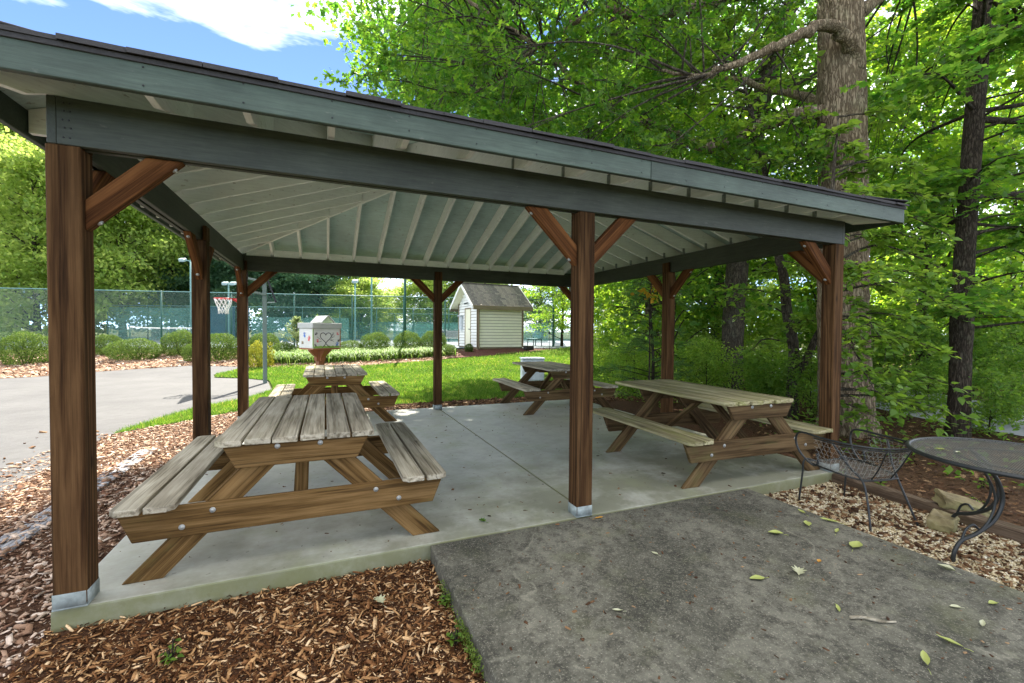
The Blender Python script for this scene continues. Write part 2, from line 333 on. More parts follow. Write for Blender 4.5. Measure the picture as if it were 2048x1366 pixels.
def soil(name, a, b, c2, scale):
    t = NT(name); c = t.coord('Object'); n = t.noise(c, scale, 6, 0.7); n2 = t.noise(c, scale*0.08, 4, 0.6)
    colr = t.mix(n2, t.ramp(n, [(0.3, a), (0.52, b), (0.72, c2)]), t.ramp(n, [(0.35, a), (0.6, b), (0.85, c2)]))
    t.col(colr); t.rough(0.95); t.spec(0.1); t.bump(n, 0.9, 0.03); return t.m
M['mulchsoil'] = soil('mulch_soil', (0.03, 0.014, 0.008), (0.10, 0.05, 0.026), (0.22, 0.13, 0.07), 45)
M['mulchfar'] = soil('pale_mulch', (0.12, 0.065, 0.04), (0.30, 0.19, 0.125), (0.44, 0.31, 0.22), 28)
M['mulchred'] = soil('red_mulch', (0.04, 0.015, 0.012), (0.13, 0.055, 0.045), (0.24, 0.13, 0.11), 28)
M['litter'] = soil('leaf_litter_soil', (0.025, 0.014, 0.007), (0.09, 0.05, 0.025), (0.20, 0.12, 0.06), 25)
M['gravelsoil'] = soil('gravel_bed', (0.10, 0.07, 0.04), (0.26, 0.20, 0.12), (0.45, 0.38, 0.27), 60)
M['turf'] = soil('turf_soil', (0.03, 0.06, 0.01), (0.07, 0.14, 0.02), (0.12, 0.21, 0.035), 12)
M['earth'] = soil('woodland_ground', (0.04, 0.045, 0.014), (0.08, 0.095, 0.028), (0.15, 0.14, 0.055), 6)

def grassmat():
    t = NT('lawn_grass'); g = t.n('ShaderNodeNewGeometry'); n = t.noise(t.coord('Object'), 0.9, 5, 0.65)
    colr = t.ramp(g.outputs['Random Per Island'], [(0, (0.04, 0.10, 0.012)), (0.6, (0.075, 0.165, 0.018)), (0.93, (0.13, 0.22, 0.035)), (1, (0.30, 0.27, 0.10))])
    colr = t.mix(1.0, colr, t.ramp(n, [(0.33, (0.62, 0.70, 0.62)), (0.5, (0.95, 0.95, 0.95)), (0.68, (1.35, 1.15, 0.9))]), 'MULTIPLY'); t.col(colr); t.rough(0.6); t.spec(0.1)
    tr = t.n('ShaderNodeBsdfTranslucent'); t.l(t.mix(1.0, colr, (2.6, 2.3, 1.8), 'MULTIPLY'), tr.inputs['Color']); ms = t.n('ShaderNodeMixShader'); ms.inputs[0].default_value = 0.4
    t.l(t.b.outputs[0], ms.inputs[1]); t.l(tr.outputs[0], ms.inputs[2]); t.l(ms.outputs[0], t.out.inputs['Surface']); return t.m
def island(name, stops, rough=0.85, trans=None, spec=0.15):
    """colour per loose piece; trans = translucent colour mix for leaves"""
    t = NT(name); g = t.n('ShaderNodeNewGeometry'); colr = t.ramp(g.outputs['Random Per Island'], stops)
    t.col(colr); t.rough(rough); t.spec(spec)
    if trans:
        tr = t.n('ShaderNodeBsdfTranslucent'); t.l(t.ramp(g.outputs['Random Per Island'], [(0, trans[0]), (1, trans[1])]), tr.inputs['Color'])
        ms = t.n('ShaderNodeMixShader'); ms.inputs[0].default_value = trans[2]
        t.l(t.b.outputs[0], ms.inputs[1]); t.l(tr.outputs[0], ms.inputs[2]); t.l(ms.outputs[0], t.out.inputs['Surface'])
    return t.m
M['chip'] = island('bark_chips', [(0, (0.026, 0.011, 0.005)), (0.33, (0.11, 0.046, 0.018)), (0.60, (0.25, 0.12, 0.048)), (0.82, (0.50, 0.29, 0.125)), (1, (0.74, 0.53, 0.30))], 0.9, None, 0.04)
M['chippale'] = island('sun_bleached_chips', [(0, (0.13, 0.06, 0.035)), (0.35, (0.30, 0.18, 0.11)), (0.7, (0.48, 0.34, 0.235)), (1, (0.66, 0.54, 0.42))], 0.9, None, 0.05)
M['pebble'] = island('pale_pebbles', [(0, (0.22, 0.15, 0.07)), (0.3, (0.46, 0.37, 0.20)), (0.7, (0.64, 0.55, 0.36)), (1, (0.80, 0.74, 0.58))], 0.7)
M['litterleaf'] = island('dead_leaves', [(0, (0.035, 0.018, 0.009)), (0.4, (0.10, 0.05, 0.024)), (0.8, (0.20, 0.11, 0.05)), (1, (0.33, 0.22, 0.12))])
M['grass'] = grassmat()
M['lirio'] = island('pale_border_grass', [(0, (0.07, 0.15, 0.02)), (1, (0.20, 0.29, 0.06))], 0.6, ((0.16, 0.32, 0.03), (0.34, 0.46, 0.10), 0.35))
LEAF = lambda n, a, b, ta, tb, f=0.5, sp=0.25: island(n, [(0, a), (1, b)], 0.5, (ta, tb, f), sp)
M['oakleaf'] = LEAF('oak_leaves', (0.03, 0.085, 0.014), (0.09, 0.165, 0.022), (0.09, 0.29, 0.015), (0.28, 0.47, 0.03), 0.5)
M['dogleaf'] = LEAF('dogwood_leaves', (0.07, 0.15, 0.02), (0.15, 0.25, 0.04), (0.25, 0.46, 0.03), (0.42, 0.58, 0.06), 0.45)
M['woodleaf'] = LEAF('woodland_leaves', (0.05, 0.12, 0.014), (0.11, 0.19, 0.022), (0.20, 0.46, 0.02), (0.50, 0.66, 0.05), 0.58)
M['mapleleaf'] = LEAF('maple_leaves', (0.045, 0.12, 0.02), (0.10, 0.18, 0.03), (0.13, 0.38, 0.025), (0.34, 0.55, 0.05), 0.54)
M['farleaf'] = LEAF('far_tree_leaves', (0.10, 0.17, 0.03), (0.20, 0.28, 0.06), (0.42, 0.60, 0.08), (0.68, 0.78, 0.2), 0.55)
M['fardark'] = LEAF('far_dark_leaves', (0.05, 0.10, 0.03), (0.11, 0.17, 0.05), (0.30, 0.50, 0.09), (0.52, 0.68, 0.18), 0.55)
M['farpine'] = LEAF('far_pine_needles', (0.05, 0.11, 0.06), (0.10, 0.18, 0.09), (0.16, 0.36, 0.14), (0.30, 0.50, 0.20), 0.45)
M['pine'] = LEAF('pine_needles', (0.05, 0.12, 0.03), (0.11, 0.2, 0.06), (0.15, 0.36, 0.06), (0.3, 0.5, 0.12), 0.45)
M['box'] = LEAF('boxwood_leaves', (0.035, 0.075, 0.018), (0.12, 0.185, 0.035), (0.08, 0.17, 0.025), (0.26, 0.36, 0.06), 0.3, 0.06)
M['gold'] = LEAF('golden_shrub_leaves', (0.16, 0.19, 0.02), (0.32, 0.31, 0.035), (0.28, 0.3, 0.03), (0.45, 0.42, 0.05), 0.3, 0.06)
M['palecon'] = LEAF('pale_conifer_leaves', (0.12, 0.17, 0.06), (0.30, 0.34, 0.14), (0.2, 0.3, 0.08), (0.4, 0.48, 0.18), 0.35)
M['under'] = LEAF('understory_leaves', (0.05, 0.12, 0.02), (0.11, 0.20, 0.035), (0.2, 0.42, 0.03), (0.4, 0.58, 0.06), 0.5)
M['brightleaf'] = LEAF('bright_bush_leaves', (0.10, 0.20, 0.03), (0.20, 0.31, 0.05), (0.28, 0.52, 0.03), (0.56, 0.70, 0.07), 0.5)  # leaf colour lightened to make up for low light under the canopy
M['yellowleaf'] = LEAF('yellowing_leaves', (0.42, 0.28, 0.02), (0.55, 0.30, 0.03), (0.6, 0.4, 0.02), (0.7, 0.4, 0.04), 0.45)
M['fallen'] = LEAF('fallen_green_leaf', (0.30, 0.36, 0.07), (0.42, 0.45, 0.14), (0.3, 0.36, 0.06), (0.4, 0.45, 0.1), 0.2)
M['fallenp'] = LEAF('fallen_pale_leaf', (0.42, 0.42, 0.24), (0.50, 0.50, 0.33), (0.3, 0.36, 0.06), (0.4, 0.45, 0.1), 0.15)
M['fallenb'] = LEAF('fallen_brown_leaf', (0.20, 0.11, 0.05), (0.30, 0.18, 0.08), (0.2, 0.1, 0.03), (0.3, 0.18, 0.06), 0.1)
M['fallenr'] = LEAF('fallen_rust_leaf', (0.50, 0.24, 0.04), (0.55, 0.28, 0.05), (0.3, 0.15, 0.02), (0.4, 0.2, 0.04), 0.15)
M['mossy'] = LEAF('moss_tufts', (0.07, 0.12, 0.012), (0.15, 0.21, 0.03), (0.1, 0.2, 0.02), (0.2, 0.3, 0.04), 0.2)

def bark(name, a, b, lichen, scale=1.0):
    t = NT(name); c = t.coord('Object', (10*scale, 10*scale, 1.7*scale))
    v = t.n('ShaderNodeTexVoronoi', feature='DISTANCE_TO_EDGE'); v.inputs['Scale'].default_value = 2.2
    wn = t.n('ShaderNodeTexNoise'); wn.inputs['Scale'].default_value = 2.5; t.l(c, wn.inputs['Vector'])
    ad = t.n('ShaderNodeVectorMath', operation='ADD'); t.l(c, ad.inputs[0]); t.l(wn.outputs['Color'], ad.inputs[1]); t.l(ad.outputs[0], v.inputs['Vector'])
    n = t.noise(c, 4, 6, 0.7); fis = t.ramp(v.outputs['Distance'], [(0.0, 0.25), (0.22, 1.0)])
    colr = t.mix(fis, a, t.mix(n, a, b)); colr = t.mix(t.ramp(t.noise(t.coord('Object'), 3.1, 5, 0.7), [(0.5, 0.0), (0.68, 0.6)]), colr, lichen)
    colr = t.mix(fis, tuple(x*0.6 for x in a), colr)
    t.col(colr); t.rough(0.95); t.spec(0.15); t.bump(t.mix(0.6, n, fis), 0.9, 0.03); return t.m
M['oakbark'] = bark('oak_bark', (0.12, 0.086, 0.05), (0.40, 0.315, 0.205), (0.30, 0.28, 0.17))
M['bark'] = bark('grey_brown_bark', (0.045, 0.036, 0.024), (0.17, 0.14, 0.10), (0.13, 0.14, 0.10), 1.5)
M['barkdark'] = bark('dark_bark', (0.028, 0.021, 0.014), (0.11, 0.085, 0.058), (0.12, 0.12, 0.075), 1.5)

def roofshingle(name, a, b, c2):
    t = NT(name); oi = t.n('ShaderNodeNewGeometry'); n = t.noise(t.coord('Object'), 60, 3, 0.7); n2 = t.noise(t.coord('Object'), 1.5, 4, 0.6)
    colr = t.ramp(oi.outputs['Random Per Island'], [(0, a), (0.5, b), (1, c2)]); colr = t.mix(t.ramp(n, [(0.35, 0.0), (0.7, 0.5)]), colr, tuple(x*1.7 for x in b))
    t.col(colr); t.rough(0.95); t.spec(0.15); t.bump(n, 0.5, 0.004); return t.m
M['shingle'] = roofshingle('dark_asphalt_shingles', (0.025, 0.025, 0.027), (0.045, 0.043, 0.043), (0.075, 0.068, 0.062))
M['shingleb'] = roofshingle('brown_grey_shingles', (0.10, 0.09, 0.095), (0.19, 0.165, 0.15), (0.30, 0.25, 0.22))
def rockmat():
    t = NT('sandstone_rock'); c = t.coord('Object'); n = t.noise(c, 9, 6, 0.65); n2 = t.noise(c, 2.5, 4, 0.6)
    colr = t.ramp(n, [(0.3, (0.10, 0.075, 0.03)), (0.55, (0.22, 0.175, 0.08)), (0.75, (0.36, 0.31, 0.19))])
    colr = t.mix(t.ramp(n2, [(0.45, 0.0), (0.65, 0.6)]), colr, (0.16, 0.17, 0.05))
    t.col(colr); t.rough(0.9); t.bump(n, 0.7, 0.015); return t.m
M['rock'] = rockmat()

# ------------------------------------------------------------------ the setting: ground sheets
from mathutils.geometry import tessellate_polygon
def _clip(poly, lo, hi):
    def half(P, val, sgn):
        o = []
        for i in range(len(P)):
            a, b = P[i], P[(i+1) % len(P)]; da, db = sgn*(depth(*a)-val), sgn*(depth(*b)-val)
            if da >= 0: o.append(a)
            if (da >= 0) != (db >= 0):
                t = da/(da-db); o.append((a[0]+t*(b[0]-a[0]), a[1]+t*(b[1]-a[1])))
        return o
    P = half(poly, lo, 1)
    return half(P, hi, -1) if P else P
def smooth_poly(P, n=5, jit=0.0):
    Q = [np.array(p, float) for p in P]; o = []; k = len(Q)
    for i in range(k):
        a, b, c, d = Q[i-1], Q[i], Q[(i+1) % k], Q[(i+2) % k]
        for j in range(n):
            t = j/n; o.append(0.5*((2*b)+(-a+c)*t+(2*a-5*b+4*c-d)*t*t+(-a+3*b-3*c+d)*t**3)+rng.normal(0, jit, 2))
    return [tuple(x) for x in o]
def region(name, poly, off, mat, kind='structure'):
    vs, fs = [], []
    for lo, hi in ((-500, 14.5), (14.5, 23.5), (23.5, 900)):
        P = _clip(poly, lo, hi)
        if len(P) < 3: continue
        v = [Vector((x, y, float(H(x, y))+off)) for x, y in P]
        for t in tessellate_polygon([[Vector((q.x, q.y, 0)) for q in v]]):
            a, b, c = (v[i] for i in t)
            if (b-a).cross(c-a).z < 0: t = (t[0], t[2], t[1])
            fs.append(tuple(len(vs)+i for i in t))
        vs += v
    return tag(ob(name, mesh(vs, fs), mat), kind=kind)
def inside(poly, pts):
    P = np.array(poly); x, y = pts[:, 0], pts[:, 1]; c = np.zeros(len(pts), bool); j = len(P)-1
    for i in range(len(P)):
        xi, yi = P[i]; xj, yj = P[j]
        with np.errstate(divide='ignore', invalid='ignore'):
            cond = ((yi > y) != (yj > y)) & (x < (xj-xi)*(y-yi)/(yj-yi)+xi)
        c ^= cond; j = i
    return c

region('ground', [V(-500, -80), V(500, -80), V(500, 700), V(-500, 700)], -0.03, M['earth'])
ASPH = [(-1.2, -4.0), (-1.38, 1.0), (-1.50, 2.2), (-1.72, 3.62), (-1.78, 5.3), (-1.52, 6.69), (-1.18, 7.69), (-0.5, 8.7), (-0.1, 10.2), (-0.45, 12.6), (-1.2, 13.6),
        (-2.15, 14.1), (-2.3, 14.8), (-1.7, 15.8), (0.1, 16.4), (0.2, 16.9), (-1.9, 16.75), (-3.6, 17.44), (-6.1, 16.89), (-8.23, 15.99), (-14, 13.8), (-20, 10), (-20, -4)]
region('asphalt_driveway', ASPH, -0.004, M['asphalt'])
MULCH = [(-1.38, 1.0), (-1.50, 2.2), (-1.72, 3.62), (-1.74, 5.35), (-0.97, 6.2), (-0.41, 6.9), (0.6, 7.2), (2.2, 6.7), (3.4, 6.75), (5.0, 6.65), (5.7, 6.8), (7.2, 6.9), (8.5, 5.5), (8.5, 3.5), (6.3, -0.1), (2.0, -0.1), (2.0, -6), (-1.2, -6), (-1.3, -4)]
region('mulch_bed', MULCH, 0.004, M['mulchsoil'])
TONGUE = [(-1.74, 5.4), (-1.72, 5.6), (-1.45, 6.7), (-1.12, 7.7), (-0.45, 8.7), (-0.05, 10.2), (-0.4, 12.6), (-1.2, 13.6), (-2.12, 14.15), (-2.25, 14.8), (-1.7, 15.75), (0.1, 16.1),
          (2.07, 14.95), (5.48, 15.5), (8.64, 16.2), (12.2, 17.2), (15, 19.5), (18, 17), (15, 11), (11.5, 8.2), (8.2, 7.3), (7.2, 6.9), (5.7, 6.75), (5.0, 6.6), (3.4, 6.7), (2.2, 6.65), (0.6, 7.15), (-0.41, 6.85), (-0.97, 6.15)]
region('lawn', TONGUE, 0.010, M['turf'])
BED = [V(-26, 12.6), V(-16.1, 13.96), V(-14.5, 15.6), V(-12.4, 17.05), V(-10.4, 16.9), V(-9.4, 16.5), V(-6.15, 17.0), V(-3.24, 18.9), V(-2.3, 20.6), V(-3.0, 22.4), V(-9, 21.4), V(-16, 20.6), V(-26, 19.6)]
region('planting_bed', BED, 0.004, M['mulchfar'])
region('shed_bed', [V(-3.1, 19.6), V(-1.5, 20.2), V(0.6, 20.6), V(2.6, 21.2), V(3.6, 22.2), V(2.4, 23.4), V(-1, 24.2), V(-3.2, 22.6)], 0.012, M['mulchred'])
region('tennis_court', [V(-60, 20.8), V(-3, 23.4), V(4, 24.2), V(8, 48), V(-60, 48)], 0.02, M['court'])
GRAVEL = [(4.94, -0.07), (6.28, -0.05), (6.24, -0.9), (6.12, -1.6), (5.9, -3.0), (5.8, -6), (4.94, -6)]
region('gravel_bed', GRAVEL, 0.006, M['gravelsoil'])
LITTER = [(6.28, -0.1), (8.5, 3.5), (8.5, 5.5), (11, 8), (16, 11), (30, 18), (30, -10), (5.9, -10), (5.9, -3), (6.12, -1.6), (6.24, -0.9)]
region('woodland_floor', LITTER, 0.002, M['litter'])
region('side_driveway', smooth_poly([(11.2, -9), (11.2, -3), (11.3, 0.1), (11.9, 2.3), (14.2, 6), (20, 12), (27, 16), (29, 13), (23, 9.5), (17, 4.2), (14.9, 0.6), (14.4, -4), (14.4, -9)], 4), 0.012, M['drive'])

# concrete: pavilion slab in two pours with an open joint, and the dark walk in front
def slab(name, x0, x1, y0, y1, z0, z1, mat, bev=0.012):
    bm = bmesh.new(); bmesh.ops.create_cube(bm, size=1)
    for v in bm.verts: v.co = (v.co.x*(x1-x0)+(x0+x1)/2, v.co.y*(y1-y0)+(y0+y1)/2, v.co.z*(z1-z0)+(z0+z1)/2)
    top = [e for e in bm.edges if all(v.co.z > z1-1e-4 for v in e.verts)]
    bmesh.ops.bevel(bm, geom=top, offset=bev, segments=2, affect='EDGES', profile=0.5)
    me = bpy.data.meshes.new(name); bm.to_mesh(me); bm.free(); return me
root = thing('patio_slab', None, None); root['kind'] = 'structure'
ob('slab_panel', slab('sp', -0.095, 3.205, -0.055, 5.36, -0.3, 0.0, M['slab']), M['slab'], root)
ob('slab_panel', slab('sp', 3.217, 6.36, -0.055, 5.36, -0.3, 0.0, M['slab']), M['slab'], root)
tag(ob('walkway', slab('w', 1.90, 4.955, -7.0, -0.068, -0.3, -0.004, M['walk']), M['walk']), kind='structure')

# ------------------------------------------------------------------ pavilion
W, D, PH, BH = 6.2527, 5.1786, 2.4254, 0.2414
BT = PH+BH                                   # top of the beams
pav = thing('picnic_pavilion', 'brown-posted hip-roofed open picnic pavilion with dark green fascia', 'pavilion')
s = 0.07
posts = {'A': (-0.012, 0, 1, 1), 'E': (3.140, 0, 0, 1), 'F': (W, 0, -1, 1), 'B': (0, 2.60, 1, 0), 'C': (0, D, 1, -1), 'G': (3.175, D, 0, -1), 'R': (W, D, -1, -1), 'H': (W, 2.48, -1, 0)}
bx = M['brace']
for k, (px, py, ix, iy) in posts.items():
    mt = M['post']
    po = ob('post', boxme(PH-0.02, 0.14, 0.14, 0.006, mt), mt, pav, T(px, py, (PH+0.02)/2, 0, 0, -math.pi/2))
    # inner tongue of the notched post, lapping the beam
    if ix: tg_ = ob('post_tongue', boxme(0.15, 0.14, 0.036, 0.003, mt), mt, pav, T(px+ix*0.052, py, PH+0.075, 0, 0, -math.pi/2))
    else: tg_ = ob('post_tongue', boxme(0.15, 0.036, 0.14, 0.003, mt), mt, pav, T(px, py+iy*0.052, PH+0.075, 0, 0, -math.pi/2))
    a = Acc(); a.box(-0.072, 0.072, -0.072, 0.072, 0.004, 0.012)
    for q in (-1, 1):
        a.box(min(q*0.0706, q*0.0735), max(q*0.0706, q*0.0735), -0.066, 0.066, 0.012, 0.085)
        a.box(-0.068, 0.068, min(q*0.0706, q*0.0735), max(q*0.0706, q*0.0735), 0.0125, 0.088)
    pb = ob('post_base', a.me(), M['galv'], pav, T(px, py, 0)); sub(pb, po); sub(tg_, po)
    # braces up to the beam
    dirs = []
    if ix and iy: dirs = [(ix, 0), (0, iy)]
    elif iy: dirs = [(1, 0), (-1, 0)]
    else: dirs = [(0, 1), (0, -1)]
    for dx, dy in dirs:
        mid = np.array([0.30, PH-0.205]); c45 = math.sqrt(0.5)
        P = [(0.0715, 2.0), (0.0715, 2.162), (0.335, PH-0.001), (0.505, PH-0.001)]
        L = [((h-mid[0])*c45+(z-mid[1])*c45, -(h-mid[0])*c45+(z-mid[1])*c45) for h, z in P]
        me = polyme(L, 0.064, 0.004, bx)
        ang = math.atan2(dy, dx)
        o = ob('brace', me, bx, pav, T(px, py, 0, ang) @ Matrix.Translation((mid[0], 0, mid[1])) @ Matrix.Rotation(-math.pi/4, 4, 'Y'))
        for bp in ((-0.245, 0.004), (0.225, 0.001)):
            a = Acc(); t = np.linspace(0, 2*np.pi, 11)[:-1]
            a.tube([(bp[0], 0, bp[1]+0.004), (bp[0], 0, bp[1]-0.0035)], 0.0155, 12); a.tube([(bp[0], 0, bp[1]), (bp[0], 0, bp[1]-0.009)], 0.008, 6)
            ob('bolt', a.me(), M['bolt'], o)
# beams: two boards each with a thin packer between them; the side boards run past the front ones
gb = M['greenshade']
def beam(p0, p1, nrm, name='beam', trim=0.0):
    """outer face on the line p0-p1; nrm points inwards"""
    n = Vector((*nrm, 0)); e = pav
    ax_ = (Vector((*p1, 0))-Vector((*p0, 0))).normalized()
    for k, off in enumerate((0.019, 0.078)):
        a, b = Vector((*p0, PH+BH/2))+n*off+ax_*trim*k, Vector((*p1, PH+BH/2))+n*off-ax_*trim*k
        board(name, a, b, BH, 0.038, gb, e, bev=0.003)
    a, b = Vector((*p0, PH+BH/2+0.006))+n*0.0485+ax_*0.1, Vector((*p1, PH+BH/2+0.006))+n*0.0485-ax_*0.1
    board('beam_packer', a, b, BH-0.02, 0.020, gb, e, bev=0)
beam((-0.0725, -0.072), (-0.0725, D+0.072), (1, 0), trim=0.105); beam((W+0.0725, -0.072), (W+0.0725, D+0.072), (-1, 0), trim=0.105)
beam((-0.0335, -0.0725), (W+0.0335, -0.0725), (0, 1), trim=0.06); beam((-0.0335, D+0.0725), (W+0.0335, D+0.0725), (0, -1), trim=0.06)

OH = 0.35; EX0, EX1, EY0, EY1 = -s-OH, W+s+OH, -s-OH, D+s+OH
ZE, SL = 2.755, 1/3.0                          # underside of the deck at the eave, pitch 4 in 12
HALF = (EY1-EY0)/2; RD = 0.195
def zd(u): return ZE+SL*u
def rafter_poly(u0, u1):
    pts = [(u0, zd(u0)-0.003), (u1, zd(u1)-0.003), (u1, zd(u1)-RD)]
    uc = (2.630-ZE+RD)/SL
    if uc > u0: pts += [(uc, 2.630), (u0, 2.630)]
    else: pts += [(u0, zd(u0)-RD)]
    return pts
def rafter(kind, c, u1):
    P = rafter_poly(0.042, u1); mt = M['rafter']
    A = {'f': Matrix(((0, -1, 0, c), (1, 0, 0, EY0), (0, 0, 1, 0), (0, 0, 0, 1))), 'b': Matrix(((0, 1, 0, c), (-1, 0, 0, EY1), (0, 0, 1, 0), (0, 0, 0, 1))),
         'l': Matrix(((1, 0, 0, EX0), (0, 1, 0, c), (0, 0, 1, 0), (0, 0, 0, 1))), 'r': Matrix(((-1, 0, 0, EX1), (0, -1, 0, c), (0, 0, 1, 0), (0, 0, 0, 1)))}[kind]
    ob('rafter', polyme(P, 0.038, 0.002, mt), mt, pav, A)
RX = [0.43+0.4195*k for k in range(14)]
for x in RX:
    u1 = min(x-EX0, EX1-x, HALF)-0.035
    rafter('f', x, u1); rafter('b', x, u1)
for k in range(11):
    y = 0.47+0.4245*k; u1 = min(y-EY0, EY1-y)-0.035
    rafter('l', y, u1); rafter('r', y, u1)
# hip rafters and ridge board
AX0, AX1, AY = EX0+HALF, EX1-HALF, (EY0+EY1)/2
for cx, cy, ax in ((EX0, EY0, AX0), (EX0, EY1, AX0), (EX1, EY0, AX1), (EX1, EY1, AX1)):
    dx, dy = ax-cx, AY-cy; L = math.hypot(dx, dy); q = math.sqrt(2)
    P = [(0.06, zd(0.06/q)-0.004), (L-0.03, zd((L-0.03)/q)-0.004), (L-0.03, zd((L-0.03)/q)-RD-0.035), (0.50, zd(0.50/q)-RD-0.01), (0.50, 2.669), (0.42, 2.631), (0.06, 2.631)]
    ob('hip_rafter', polyme(P, 0.038, 0.002, M['rafter']), M['rafter'], pav, T(cx, cy, 0, math.atan2(dy, dx)))
board('ridge_board', (AX0-0.02, AY, zd(HALF)-0.13), (AX1+0.02, AY, zd(HALF)-0.13), 0.22, 0.038, M['rafter'], pav)
# roof deck (seen from below) and shingle courses
corner = {'f': ((EX0, EY0), (EX1, EY0), (AX1, AY), (AX0, AY)), 'r': ((EX1, EY0), (EX1, EY1), (AX1, AY)), 'b': ((EX1, EY1), (EX0, EY1), (AX0, AY), (AX1, AY)), 'l': ((EX0, EY1), (EX0, EY0), (AX0, AY))}
for k, P in corner.items():
    n = len(P); lo = [(x, y, ZE if i < 2 else zd(HALF)) for i, (x, y) in enumerate(P)]; hi = [(x, y, z+0.016) for x, y, z in lo]
    fs = [tuple(range(n))[::-1], tuple(range(n, 2*n))]+[(i, (i+1) % n, n+(i+1) % n, n+i) for i in range(n)]
    ob('roof_deck', mesh(lo+hi, fs), M['deck'], pav)
    # shingle courses: each a thin strip stepping over the one below
    a = Acc(); (x0, y0), (x1, y1) = P[0], P[1]; ex = Vector((x1-x0, y1-y0)); EL = ex.length; ex.normalize(); inn = Vector((-ex.y, ex.x))
    ncourse = int(HALF/0.14)
    for c in range(1, ncourse):
        u = c*0.14; uu = u+0.19
        za, zb = zd(u)+0.030, zd(min(uu, HALF))+0.019
        xx = u
        while xx < EL-u-0.02:
            x2 = min(xx+0.30*random.uniform(0.9, 1.1), EL-u)
            ub = min(uu, HALF)
            def pt(t, v, z): return (x0+ex.x*t+inn.x*v, y0+ex.y*t+inn.y*v, z)
            t0, t1 = max(xx, ub), min(x2, EL-ub)
            if t1 > t0:
                jz = random.uniform(0, 0.003)
                a.add([pt(xx+0.002, u, za+jz), pt(x2-0.002, u, za+jz), pt(t1, ub, zb), pt(t0, ub, zb), pt(xx+0.002, u, za-0.012), pt(x2-0.002, u, za-0.012)], [np.array([(0, 1, 2, 3), (4, 5, 1, 0)])])
            xx = x2
    tag(ob('shingle_courses', a.me(), M['shingle'], pav), kind='stuff')
# the eave course along each edge, shingle by shingle
for k, P in corner.items():
    (x0, y0), (x1, y1) = P[0], P[1]; ex = Vector((x1-x0, y1-y0, 0)); EL = ex.length; ex.normalize(); ang = math.atan2(ex.y, ex.x); t = 0.0
    while t < EL-0.05:
        L = min(random.choice((0.30, 0.33, 0.25)), EL-t)
        if EL-t-L < 0.08: L = EL-t
        z0 = ZE+0.019-0.030*SL
        yo = -random.uniform(0.026, 0.045); u1 = 0.20
        pts = [(0.0015, yo), (L-0.0015, yo+random.uniform(-0.006, 0.006)), (L-0.0015, u1), (0.0015, u1)]
        cut0 = t < 0.19; cut1 = t+L > EL-0.19
        if cut0: pts[3] = (min(max(0.0015, u1-t), L*0.8), u1)
        if cut1: pts[2] = (max(L-0.0015-max(0, u1-(EL-t-L)), L*0.2), u1)
        th = random.uniform(0.016, 0.026)
        v = [(x, y, SL*max(y, -0.01)) for x, y in pts]+[(x, y, SL*max(y, -0.01)+th) for x, y in pts]
        f = [(3, 2, 1, 0), (4, 5, 6, 7), (0, 1, 5, 4), (1, 2, 6, 5), (2, 3, 7, 6), (3, 0, 4, 7)]
        ob('shingle', mesh(v, f), M['shingle'], pav, T(x0+ex.x*t, y0+ex.y*t, ZE+0.0175, ang)); t += L
# ridge/hip caps
for cx, cy, ax in ((EX0, EY0, AX0), (EX0, EY1, AX0), (EX1, EY0, AX1), (EX1, EY1, AX1)):
    p0, p1 = Vector((cx, cy, ZE+0.055)), Vector((ax, AY, zd(HALF)+0.05)); board('hip_cap', p0, p1, 0.012, 0.20, M['shingle'], pav, bev=0.003)
board('ridge_cap', (AX0, AY, zd(HALF)+0.052), (AX1, AY, zd(HALF)+0.052), 0.014, 0.22, M['shingle'], pav)
# fascia boards and the drip edge above them
FZ0, FZ1 = 2.622, 2.752; fg = M['green']
FB, FT = 2.612, 2.768
box('fascia', EX0-0.002, 3.458, EY0-0.004, EY0+0.034, FB, FT, fg, pav, 0.004); box('fascia', 3.461, EX1+0.002, EY0-0.005, EY0+0.033, FB-0.002, FT, fg, pav, 0.004)
nl = Acc(); nl.tube([(0, 0, 0), (0, -0.003, 0)], 0.0045, 6); nlm = nl.me()
for x in (-0.005, 0.02): 
    for z in (0.035, 0.085, 0.125, 0.17, 0.21): ob('nail', nlm, M['black'], pav, T(x+0.004*math.sin(z*90), -0.0725, PH+z))
for x in [q+random.uniform(-0.01, 0.01) for q in RX]:
    for z in (0.04, 0.12): ob('nail', nlm, M['greenshade'], pav, T(x, EY0-0.0045, FB+z+random.uniform(-0.01, 0.01)))
box('fascia', EX0-0.002, EX1+0.002, EY1-0.034, EY1+0.004, FB, FT, fg, pav, 0.004)
box('fascia', EX0-0.004, EX0+0.034, EY0+0.036, EY1-0.036, FB, FT, fg, pav, 0.004)
box('fascia', EX1-0.034, EX1+0.004, EY0+0.036, EY1-0.036, FB, FT, fg, pav, 0.004)
dk = M['black']
box('drip_edge', EX0-0.02, EX1+0.02, EY0-0.016, EY0-0.0045, FT-0.022, FT+0.004, M['shingle'], pav, 0.002)
box('drip_edge', EX0-0.016, EX0-0.0045, EY0-0.004, EY1+0.004, FT-0.022, FT+0.004, M['shingle'], pav, 0.002)
box('drip_edge', EX1+0.0045, EX1+0.016, EY0-0.004, EY1+0.004, FT-0.022, FT+0.004, M['shingle'], pav, 0.002)
